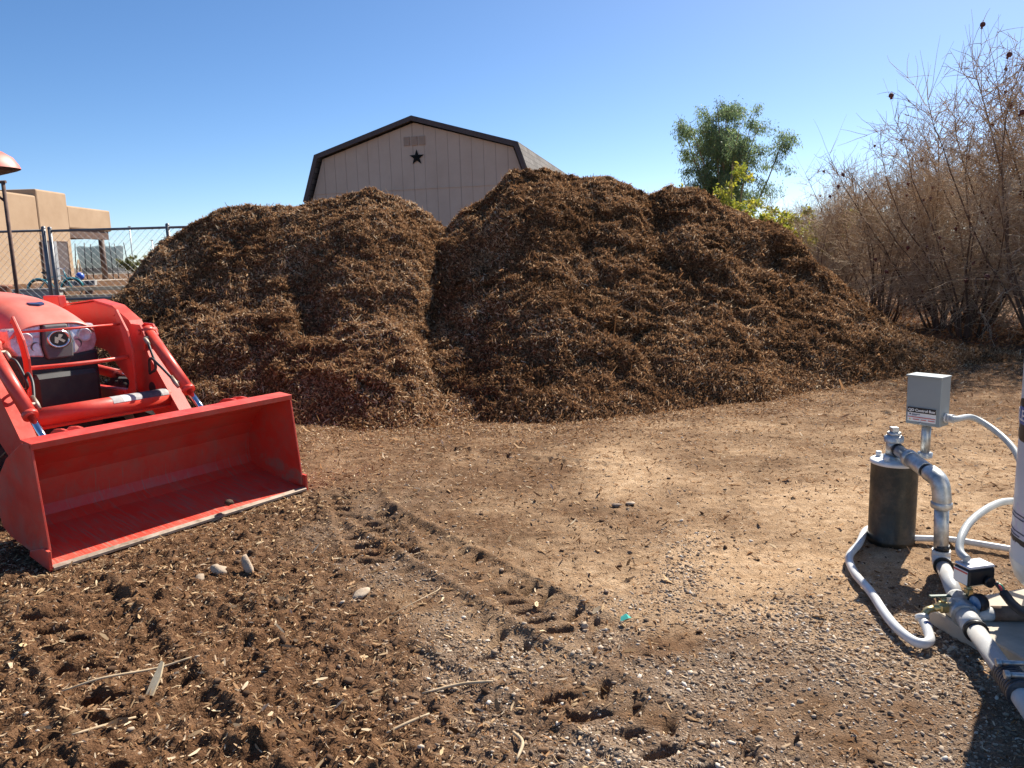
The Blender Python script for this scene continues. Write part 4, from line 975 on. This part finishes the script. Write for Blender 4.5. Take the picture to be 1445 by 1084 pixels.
inn2 = [(-2.985, 3.12), (-2.585, 4.255), (0, 5.025), (2.585, 4.255), (2.985, 3.12)]; out2 = [(-3.06, 3.22), (-2.66, 4.345), (0, 5.13), (2.66, 4.345), (3.06, 3.22)]
MB().prism(out2 + inn2[::-1], -.19, -.163, lambda a, z, t: (a, t, z)).build('fascia', TRIM, sh)
for k, x in enumerate((-.26, -.06, .14)):
    v = MB().box((x + .06, -.012, 4.56), (.155, .024, .22)).build('vent', mat('vent cover', (.44, .32, .245), (.48, .35, .27), 6, .85, spec=.1), sh)
    for j in range(6): MB().box((x + .06, -.03, 4.47 + j * .035), (.14, .016, .012)).build('louver', v.data.materials[0], v)
pts = []
for k in range(10):
    r_ = .20 if k % 2 == 0 else .078; a = R(90 + 36 * k); pts.append((r_ * math.cos(a), r_ * math.sin(a)))
st = MB().add([(x + .05, -.03, z + 4.155) for x, z in pts] + [(.05, -.075, 4.155), (.05, -.028, 4.155)], [(k, (k + 1) % 10, 10) for k in range(10)] + [((k + 1) % 10, k, 11) for k in range(10)]).build('barn_star', mat('black star metal', (.012, .013, .013), (.022, .023, .022), 20, .8, spec=.1))
bpy.context.view_layer.update()
st.matrix_world = sh.matrix_basis.copy(); tag(st, 'black metal five pointed star hung on the shed gable', 'star')
mr = MB().lathe([(.036, 0), (.046, -.006), (.056, 0)], (.05, -.074, 4.155), 16, Matrix(((1, 0, 0), (0, 0, 1), (0, 1, 0)))).build('star_ring', st.data.materials[0], st)

# ------------------------------------------------------------------ bare shrubs along the right side
TWIG = tint_mat('bare bark', [(0, (.20, .125, .075)), (.5, (.47, .325, .21)), (1, (.70, .555, .39))], .85, .12, spec=.08)
STEM = tint_mat('bare stems', [(0, (.07, .045, .03)), (.5, (.17, .11, .075)), (1, (.34, .24, .17))], .85, spec=.08)
FRUIT = mat('dried fruit skin', (.09, .022, .018), (.17, .05, .035), 12, .7, bump=.4)
class TB:                                    # quick many-tube builder
    def __init__(s): s.V = []; s.F = []; s.T = []; s.n = 0
    def tube(s, pts, rads, k=3, tint=.5):
        m = len(pts); pts = np.asarray(pts); t = np.gradient(pts, axis=0); t /= np.linalg.norm(t, axis=1)[:, None] + 1e-9
        ref = np.array([.31, .62, .72]) if abs(t[0] @ np.array([.31, .62, .72])) < .9 else np.array([.9, -.3, .2])
        N = np.cross(t, ref); N /= np.linalg.norm(N, axis=1)[:, None] + 1e-9; B = np.cross(t, N)
        a = np.arange(k) * 2 * np.pi / k
        V = pts[:, None] + (N[:, None] * np.cos(a)[None, :, None] + B[:, None] * np.sin(a)[None, :, None]) * np.asarray(rads)[:, None, None]
        i = np.arange(m - 1)[:, None] * k + np.arange(k)[None]; j = np.arange(m - 1)[:, None] * k + (np.arange(k)[None] + 1) % k
        F = np.stack([i, j, j + k, i + k], -1).reshape(-1, 4) + s.n
        s.V.append(V.reshape(-1, 3)); s.F.append(F); s.T.append(np.full(m * k, tint)); s.n += m * k
    def mesh(s, name): return np_mesh(name, np.concatenate(s.V), np.concatenate(s.F), True, {'tint': np.concatenate(s.T)})

def path(r, p, d, L, n, wob, grav):
    pts = [np.array(p)]; d = np.array(d, float); st = L / (n - 1)
    for i in range(n - 1):
        d = d + r.normal(size=3) * wob + np.array([0, 0, grav]) * st; d /= np.linalg.norm(d)
        pts.append(pts[-1] + d * st)
    return np.array(pts), d

def shrub_mesh(seed, H, spread, nst=16, dens=1.0):
    r = np.random.RandomState(seed); st = TB(); tw = TB(); tips = []
    for i in range(nst):
        a = r.rand() * 6.283; lean = r.uniform(.08, .62) * spread
        p0 = np.array([math.cos(a), math.sin(a), 0]) * r.uniform(.03, .28)
        L = H * r.uniform(.62, 1.02) / max(.75, math.cos(lean * .8)) * (1 - .25 * lean)
        pts, _ = path(r, p0, (math.cos(a) * lean, math.sin(a) * lean, 1), L, 12, .085, .10)
        r0 = r.uniform(.014, .034)
        st.tube(pts, np.linspace(r0, .004, 12) * np.array([1.3] + [1] * 11), 5, r.uniform(.15, .55))
        for k in range(int(34 * dens)):                     # laterals
            t = r.uniform(.15, .97) ** .9 * 11; j = int(min(10, t)); q = pts[j] + (pts[j + 1] - pts[j]) * (t - j)
            b = r.rand() * 6.283; hi = t / 11
            dl = np.array([math.cos(b), math.sin(b), r.uniform(-.45, .5) + .85 * hi])
            Ll = r.uniform(.4, 1.35) * (1.15 - .55 * hi) * H / 4.2
            lp, _ = path(r, q, dl, Ll, 6, .16, .12 - .5 * (hi < .45))
            rl = max(.0028, r0 * .3 * (1 - hi * .5)); tn = r.uniform(.3, .95)
            tw.tube(lp, np.linspace(rl * 1.3, .0024, 6), 3, tn); tips.append(lp[-1])
            for m_ in range(int(8 * dens)):                 # twigs
                u = r.uniform(.2, 1) * 5; j2 = int(min(4, u)); q2 = lp[j2] + (lp[j2 + 1] - lp[j2]) * (u - j2)
                d2 = lp[j2 + 1] - lp[j2]; d2 = d2 / (np.linalg.norm(d2) + 1e-9) * .7 + r.normal(size=3) * .75
                tp, _ = path(r, q2, d2, r.uniform(.10, .42), 4, .16, .2)
                tw.tube(tp, [.0038, .0033, .0026, .0016], 3, min(1, tn + r.uniform(-.1, .15)))
        for k in range(int(13 * dens)):                      # water shoots near the top
            j = r.randint(6, 12); tp, _ = path(r, pts[j], (r.normal() * .3, r.normal() * .3, 1), r.uniform(.3, .9) * H / 4.5, 5, .08, .1)
            tw.tube(tp, [.0042, .0035, .003, .0022, .0014], 3, r.uniform(.3, .8))
    return st.mesh('stems'), tw.mesh('twigs'), tips

fb = TB()
fme = MB().lathe([(0, -.034), (.024, -.028), (.036, -.005), (.033, .018), (.016, .032), (.012, .040), (.020, .052), (.015, .054), (.006, .038)], n=9).build('fruit_tmp', FRUIT)
FME = fme.data; bpy.data.objects.remove(fme)
variants = [shrub_mesh(41 + i, 4.5, sp, ns, 1.0) for i, (sp, ns) in enumerate(((.9, 18), (1.1, 16), (1.0, 20), (.8, 17)))]
spots = [(8.2, 11.6, 1.15, 0, 'nearest bare shrub at the right edge, tallest, with dried fruit', 44),
         (7.75, 13.1, .93, 1, 'second nearest bare shrub, thick low arching twigs above orange leaf litter', 36),
         (8.2, 14.6, .93, 2, 'bare grey brown shrub, third along the row from the white tank', 26),
         (7.9, 16.3, .85, 3, 'bare twiggy shrub in the middle of the row, behind the foot of the heap', 9),
         (8.3, 18.2, .84, 0, 'bare shrub fifth along the row, half hidden by nearer twigs', 6),
         (8.2, 20.3, .76, 2, 'bare shrub sixth along the row, thin upright tips against the sky', 5),
         (9.2, 22.6, .76, 1, 'low bare shrub seventh along the row, right of the yellow leaves', 3),
         (9.0, 25.3, .70, 3, 'farthest small bare shrub at the left end of the row', 2),
         (10.2, 13.9, .98, 3, 'bare shrub of the back row, behind the second nearest one', 6),
         (10.4, 16.8, .92, 1, 'bare shrub of the back row, behind the middle of the front row', 4),
         (10.6, 20.4, .90, 2, 'bare shrub far along the back row, showing only its upper twigs', 2),
         (7.5, 18.0, .68, 1, 'small bushy bare shrub leaning out towards the foot of the heap', 3),
         (9.7, 24.6, .72, 3, 'small tan bare shrub just right of the yellow shrubs', 2),
         (9.4, 15.4, .95, 0, 'bare shrub squeezed between the two rows', 4),
         (8.95, 12.5, 1.12, 1, 'tall bare shrub between the nearest one and the second, with dense upper twigs', 30),
         (9.9, 11.5, .97, 2, 'bare shrub behind the nearest one, cut by the right edge', 4)]
rr = np.random.RandomState(3)
for i, (x, y, sc_, v, lab, nf) in enumerate(spots):
    a = rr.rand() * 6.28; sm, tm, tips = variants[v]
    o = empty('bare_shrub', lab, 'shrub', (x, y, gh(x, y) - .03), a, 'bare shrubs in a row'); o.scale = (sc_ * 1.0, sc_ * 1.0, sc_)
    link('stems', sm, STEM, o); link('twigs', tm, TWIG, o)
    for k in rr.choice(len(tips), nf, replace=False):
        f = link('dried_fruit', FME, FRUIT, o); f.location = Vector(tips[k]) - Vector((0, 0, .05)); f.rotation_euler = (math.pi + rr.normal() * .4, rr.normal() * .4, rr.rand() * 6)
        s_f = rr.uniform(.6, 1.0); f.scale = (s_f,) * 3

# ------------------------------------------------------------------ leafy tree and yellow shrubs behind the heap
def leaves(P, D, L, W, rng):
    n = len(P); D = D / (np.linalg.norm(D, axis=1)[:, None] + 1e-9)
    U = np.cross(D, rng.normal(size=(n, 3))); U /= np.linalg.norm(U, axis=1)[:, None] + 1e-9
    V = np.empty((n, 4, 3)); V[:, 0] = P; V[:, 1] = P + D * (L * .45)[:, None] - U * (W * .5)[:, None]; V[:, 2] = P + D * L[:, None]; V[:, 3] = P + D * (L * .45)[:, None] + U * (W * .5)[:, None]
    return V.reshape(-1, 3), np.arange(n * 4).reshape(-1, 4)
LEAFG = tint_mat('grey green leaves', [(0, (.09, .14, .08)), (.45, (.18, .25, .12)), (.8, (.30, .38, .14)), (1, (.40, .46, .19))], .5, .55, spec=.4)
LEAFY = tint_mat('yellow leaves', [(0, (.15, .20, .03)), (.5, (.40, .40, .05)), (1, (.68, .55, .07))], .55, .45)
LEAFS = tint_mat('scrub leaves', [(0, (.09, .11, .03)), (.5, (.22, .22, .06)), (1, (.36, .33, .10))], .6, .3)
def leafy(name, label, cat, loc, seed, stems, crown, nleaf, lsize, m, droop, twigs=True, group=None, tall=1.0):
    """stems: (azimuth, lean, length); crown: clumps placed along the outer half of stems and laterals"""
    r = np.random.RandomState(seed); tb = TB(); A = []; AD = []
    for (az, lean, L) in stems:
        pts, _ = path(r, (math.cos(az) * .15, math.sin(az) * .15, 0), (math.cos(az) * lean, math.sin(az) * lean, 1), L, 14, .06, .04)
        r0 = .014 * L ** .9 * tall; tb.tube(pts, np.linspace(r0, .008, 14), 6, r.uniform(.2, .6))
        for k in range(crown[0]):
            t = r.uniform(crown[1], 1.0) * 13; j = int(min(12, t)); q = pts[j] + (pts[j + 1] - pts[j]) * (t - j)
            b = r.rand() * 6.283; Ll = r.uniform(.4, 1.0) * crown[2] * (1.15 - .5 * t / 13)
            lp, _ = path(r, q, (math.cos(b), math.sin(b), r.uniform(.1, .9)), Ll, 6, .12, -.10)
            tb.tube(lp, np.linspace(.011 * tall, .004, 6), 4, r.uniform(.2, .6)); 
            for m_ in range(crown[3]):
                u = r.uniform(.3, 1) * 5; j2 = int(min(4, u)); q2 = lp[j2] + (lp[j2 + 1] - lp[j2]) * (u - j2)
                d2 = r.normal(size=3) * .7 + (lp[-1] - lp[0]) / Ll * .5; tp, _ = path(r, q2, d2, r.uniform(.25, .6) * crown[2] * .6, 4, .12, -droop)
                tb.tube(tp, [.004, .0035, .003, .002], 3, .4); A.append(tp); AD.append(r.uniform(-.22, .22))
    o = empty(name, label, cat, loc, 0, group)
    link('trunk' if 'tree' in name else 'stems', tb.mesh('trunk'), TWIG, o)
    A = np.array(A); AD = np.array(AD); k = r.randint(len(A), size=nleaf); t = r.uniform(.15, 1, nleaf) * 3; j = np.minimum(2, t.astype(int)); f = (t - j)[:, None]
    P = A[k, j] * (1 - f) + A[k, j + 1] * f + r.normal(size=(nleaf, 3)) * (.10 if 'tree' in name else .04)
    D = r.normal(size=(nleaf, 3)) * .7 + (A[k, j + 1] - A[k, j]) * 2 + np.array([0, 0, -droop * 1.6])
    L_ = lsize[0] * np.exp(r.normal(size=nleaf) * .25); V, F = leaves(P, D, L_, L_ * lsize[1], r)
    ti = np.clip(.42 + AD[k] + .18 * r.normal(size=nleaf), 0, 1)
    link('crown' if 'tree' in name else 'foliage', np_mesh('crown', V, F, False, {'tint': np.repeat(ti, 4)}), m, o)
    return o
r9 = np.random.RandomState(8)
stems = [(r9.rand() * 6.28, r9.uniform(.02, .11), r9.uniform(5.6, 7.4)) for _ in range(15)]
leafy('leafy_tree', 'feathery grey green tree with several thin trunks, behind the heap', 'tree', (8.75, 32, .45), 5, stems, (26, .13, 1.15, 8), 80000, (.115, .24), LEAFG, .8)
for (x, y, sd_, h, lab) in ((7.75, 25.0, 3, 3.15, 'yellow leafed shrub in front of the grey green tree'), (7.75, 21.0, 6, 2.75, 'sparse yellow green shrub between the tree and the bare hedge'), (7.2, 26.2, 9, 4.3, 'greener yellow shrub just above the crest of the dark heap')):
    stems = [(r9.rand() * 6.28, r9.uniform(.1, .5), r9.uniform(.7, 1.0) * h) for _ in range(9)]
    leafy('yellow_shrub', lab, 'shrub', (x, y, .2), sd_, stems, (9, .35, .75, 5), 5200, (.11, .5), LEAFY, .1, group='yellow shrubs')
stems = [(r9.rand() * 6.28, r9.uniform(.2, .8), r9.uniform(1.0, 1.6)) for _ in range(12)]
leafy('scrub_bush', 'olive yellow scrub bush beyond the chain link fence', 'bush', (-18.6, 40, .95), 4, stems, (8, .25, .6, 4), 7000, (.10, .4), LEAFS, .1)

# ------------------------------------------------------------------ adobe house, upper left
STUC = mat('tan stucco', (.40, .265, .16), (.47, .325, .205), .55, .92, bump=.35, bscale=9)
BRN = mat('dark brown timber', (.085, .042, .028), (.13, .07, .045), 6, .7)
DOORM = mat('brown screen', (.085, .060, .055), (.12, .085, .075), 14, .6)
hs = empty('adobe_house', 'tan flat roofed adobe house with a porch, left behind the fence', 'house', (-25, 45, 0))
def hbox(name, x0, x1, y0, y1, z0, z1, m, par=hs, bev=0.0):
    return MB().box(((x0 + x1) / 2 + 25, (y0 + y1) / 2 - 45, (z0 + z1) / 2), (x1 - x0, y1 - y0, z1 - z0)).build(name, m, par, bevel=bev)
hbox('wall', -38, -25.0, 30, 42.1, .3, 5.72, STUC, bev=.09)
hbox('wall', -38.2, -24.97, 42.08, 44.95, .3, 6.08, STUC, bev=.09)
hbox('parapet', -34, -25.0, 44.93, 49.75, 4.13, 5.42, STUC, bev=.09)
hbox('porch_beam', -25.5, -25.12, 44.96, 49.5, 3.62, 4.12, BRN)
hbox('porch_beam', -33.5, -25.6, 49.0, 49.4, 3.70, 4.12, BRN)
MB().cyl((-.28, 3.85, .9), (-.28, 3.85, 3.62), .17, 12).build('porch_post', BRN, hs)
MB().cyl((-8.3, 3.85, .9), (-8.3, 3.85, 3.70), .17, 12).build('porch_post', BRN, hs)
hbox('porch_floor', -34, -24.6, 44.97, 50.2, .6, 1.16, TAN)
for y0, y1 in ((42.02, 43.0), (43.42, 44.4)):
    d_ = hbox('door', -25.0, -24.93, y0, y1, 1.30, 3.32, DOORM)
    hbox('door_frame', -24.95, -24.915, y0 - .06, y0, 1.28, 3.38, BRN, d_); hbox('door_frame', -24.95, -24.915, y1, y1 + .06, 1.28, 3.38, BRN, d_); hbox('door_frame', -24.95, -24.915, y0, y1, 3.325, 3.38, BRN, d_)
hbox('frame_strip', -24.97, -24.90, 43.08, 43.34, 1.25, 3.36, mat('grey metal door edge', (.30, .31, .32), (.38, .38, .38), 8, .5))
# things round the house
tp_ = empty('trampoline', 'trampoline with dark net enclosure standing beyond the porch', 'trampoline', (-31.2, 60, 1.1))
NETM = bpy.data.materials.new('safety net'); NETM.use_nodes = True
_n = NETM.node_tree; _b = _n.nodes['Principled BSDF']; _b.inputs['Base Color'].default_value = (.06, .07, .08, 1); _b.inputs['Alpha'].default_value = .55; _b.inputs['Roughness'].default_value = .8
DARKM = mat('dark pole foam', (.03, .033, .04), (.05, .05, .06), 9, .6)
nv_ = []; nf_ = []
for k in range(25):
    a = 2 * math.pi * k / 24
    for z, rr_ in ((.55, 1.62), (1.4, 1.5), (2.55, 1.6)): nv_.append((rr_ * math.cos(a), rr_ * math.sin(a), z - (.12 * math.sin(a * 3) ** 2 if z > 2 else 0)))
    if k: nf_ += [(3 * k - 3, 3 * k, 3 * k + 1, 3 * k - 2), (3 * k - 2, 3 * k + 1, 3 * k + 2, 3 * k - 1)]
MB().add(nv_, nf_, True).build('net', NETM, tp_)
MB().lathe([(0, .5), (1.5, .5), (1.72, .53), (1.72, .48), (0, .48)], n=36).build('bed', DARKM, tp_)
for k in range(6):
    a = R(20 + 60 * k); MB().tube([(1.75 * math.cos(a), 1.75 * math.sin(a), 0), (1.76 * math.cos(a), 1.76 * math.sin(a), 1.5), (1.66 * math.cos(a), 1.66 * math.sin(a), 2.75)], .035, 8).build('pole', DARKM, tp_)
for (x, y, z1, lab) in ((-21.6, 45, 4.1, 'thin grey pole seen through the fence, the taller of two'), (-20.4, 45, 3.3, 'thin grey pole seen through the fence, the shorter of two')):
    b_ = 1.0; o = MB().cyl((0, 0, 0), (0, 0, z1 - b_), .03, 8).box((0, 0, z1 - b_ + .03), (.16, .05, .05)).build('thin_pole', GALV); o.location = (x, y, b_); tag(o, lab, 'pole', 'thin poles behind the fence')
ab = MB()
for s in (-1, 1): ab.tube([(0, s * .34, 0), (0, s * .03, 1.15)], .035, 6)
ab.box((0, 0, .45), (.05, .46, .06)); o = ab.build('wooden_frame', mat('raw timber', (.40, .27, .15), (.50, .36, .22), 9, .8)); o.location = (-24.6, 44.75, 1.2); tag(o, 'wooden A shaped frame leaning by the house corner', 'frame')
o = MB().lathe([(.001, -.2)] + [(.2 * math.cos(t), .2 * math.sin(t)) for t in np.linspace(-1.4, 1.4, 13)] + [(.001, .2)], n=24).build('ball', mat('blue rubber', (.02, .10, .55), (.03, .13, .60), 4, .35)); o.location = (-20.9, 38, 1.42); tag(o, 'bright blue ball near the porch', 'ball')
CONC = mat('grey concrete block', (.30, .29, .27), (.42, .41, .38), 8, .9, bump=.3, bscale=30)
for i, (dx, dz) in enumerate(((0, 0), (.42, 0), (.84, 0))):
    m = MB().box((0, 0, .1), (.40, .19, .19), bev=.006)
    o = m.build('concrete_block', CONC); MB().box((-.09, -.097, .1), (.12, .006, .12)).box((.09, -.097, .1), (.12, .006, .12)).build('hollow', DARKM, o)  # dark slabs on the face paint the shade inside the block's holes
    o.location = (-16.95 + dx, 30, 1.08 + dz); tag(o, ('left', 'middle', 'right')[i] + ' one of three grey concrete blocks lying near the porch', 'block', 'concrete blocks')
LUM = mat('weathered lumber', (.46, .36, .22), (.60, .50, .34), 6, .8)
for i, (x0, x1, y, z, lab) in enumerate(((-11.5, -9.4, 20, 1.14, 'pale timber beam raised on a dark block behind the fence, upper of two'), (-11.0, -9.1, 19.2, .96, 'pale timber beam behind the fence, lower of two'))):
    o = MB().box((0, 0, 0), (x1 - x0, .16, .10), bev=.008).build('timber_beam', LUM); o.location = ((x0 + x1) / 2, y, z); tag(o, lab, 'beam', 'timber beams')
for x, y, z, lab in ((-10.8, 20.0, .95, 'dark block holding up the left part of a timber beam'), (-9.9, 20.0, .95, 'dark block holding up the right part of a timber beam')):
    o = MB().box((0, 0, 0), (.12, .2, .28), bev=.01).build('support_block', BRN); o.location = (x, y, z); tag(o, lab, 'block', 'beam supports')
o = MB().box((0, 0, 0), (3.6, .2, .5), bev=.01).box((0, 0, .27), (3.7, .26, .04), bev=.005).build('low_wall', CONC); o.location = (-11.9, 17.4, .93); o.rotation_euler = (0, 0, R(4)); tag(o, 'low grey concrete wall behind the bicycle', 'wall')
o = MB().lathe([(0, 0), (.17, 0), (.22, .2), (.23, .42), (.25, .45), (.25, .49), (.21, .49), (.20, .1), (0, .1)], n=28).build('clay_pot', mat('rusty clay', (.22, .08, .05), (.42, .20, .11), 4, .8)); o.location = (-9.86, 15, .86); tag(o, 'rusty brown clay pot at the left edge behind the gate', 'pot')
# bicycle
TEAL = mat('teal paint', (.03, .30, .36), (.05, .36, .42), 6, .35)
bi = empty('bicycle', 'teal cruiser bicycle with fenders standing behind the fence', 'bicycle', (-11.65, 20, .90), R(8))
for x in (-.40, .40):
    w_ = MB().lathe([(.235 + .018 * math.cos(t), .018 * math.sin(t)) for t in np.linspace(0, 2 * math.pi, 9)], (x, 0, .255), 28, My).build('tyre', RUBBER, bi)
    sp_ = MB()
    for k in range(9): a = R(20 * k); sp_.tube([(x + .22 * math.cos(a), 0, .255 + .22 * math.sin(a)), (x - .22 * math.cos(a), 0, .255 - .22 * math.sin(a))], .002, 4)
    sp_.build('spokes', GALV, w_)
    MB().tube([(x + .275 * math.cos(R(q)), 0, .255 + .275 * math.sin(R(q))) for q in range(15, 176, 16)], .022, 8).build('fender', TEAL, bi)
MB().tube([(-.40, 0, .255), (-.16, 0, .55), (.26, 0, .60), (.0, 0, .24), (-.16, 0, .55)], .016, 8).tube([(-.40, 0, .255), (.0, 0, .24)], .012, 8).tube([(.40, 0, .255), (.26, 0, .60), (.23, 0, .72)], .016, 8).build('frame', TEAL, bi)
MB().tube([(.14, -.22, .76), (.22, -.12, .78), (.24, 0, .74), (.22, .12, .78), (.14, .22, .76)], .011, 8).build('handlebar', CHROME, bi)
MB().tube([(-.16, 0, .55), (-.18, 0, .66)], .012, 6).box((-.19, 0, .68), (.20, .13, .05), bev=.02).build('saddle', BLACK, bi)

# ------------------------------------------------------------------ chain link fence
WIRE = mat('galvanised wire', (.20, .20, .21), (.30, .30, .31), 9, .5, .5)
FPOST = mat('dull steel post', (.13, .13, .14), (.22, .22, .225), 7, .5, .5)
def link_panel(name, label, x0, x1, y, zt, zb, posts, mid, loc, cat='fence'):
    o = empty(name, label, cat, loc); X0, X1 = x0 - loc[0], x1 - loc[0]; ZB, ZT = zb - loc[2], zt - loc[2]; L = X1 - X0; Hh = ZT - ZB
    t = TB(); p = .115; k = -Hh
    while k < L:
        for sgn in (0, 1):
            a0 = max(0, k); a1 = min(L, k + Hh)
            z0 = a0 - k; z1 = a1 - k
            if a1 - a0 > .02:
                n = max(2, int((a1 - a0) / .0575) + 1); xs = np.linspace(a0, a1, n); zs = np.linspace(z0, z1, n)
                if sgn: xs = L - xs
                t.tube(np.stack([X0 + xs, .004 * (-1) ** (np.arange(n) + sgn), ZB + zs], -1), [.0022] * n, 3)
        k += p
    link('wire_mesh', t.mesh('wire_mesh'), WIRE, o)
    MB().cyl((X0, 0, ZT), (X1, 0, ZT), .021, 10).build('top_rail', FPOST, o)
    if mid is not None: MB().cyl((X0, 0, mid - loc[2]), (X1, 0, mid - loc[2]), .021, 10).build('mid_rail', FPOST, o)
    for px in posts: MB().cyl((px - loc[0], 0, 0), (px - loc[0], 0, ZT + .04), .032, 12).lathe([(.036, ZT + .03), (.03, ZT + .06), (0, ZT + .075)], (px - loc[0], 0, 0), 12).build('post', FPOST, o)
    return o
link_panel('chain_link_gate', 'left leaf of the chain link gate, ending at the left of two steel posts', -10.6, -7.67, 13, 2.24, .55, (-7.66, -10.6), 1.08, (-7.66, 13, .5))
link_panel('chain_link_fence', 'chain link fence running from the right steel post into the bark heap', -7.58, -4.4, 13.02, 2.23, .5, (-7.57, -5.62), 1.10, (-7.57, 13.02, .45))
rp = empty('rusty_pole', 'rusty thin pole with a short braced arm at the left edge', 'pole', (-6.96, 11, .2))
RUST = mat('rusted steel', (.07, .035, .028), (.16, .085, .06), 14, .8)
MB().cyl((0, 0, 0), (0, 0, 2.60), .026, 12).build('shaft', RUST, rp)
MB().cyl((.04, 0, 2.60), (-1.2, 0, 2.60), .022, 10).build('arm', RUST, rp); MB().cyl((0, 0, 2.33), (-.26, 0, 2.58), .018, 8).build('brace', RUST, rp)
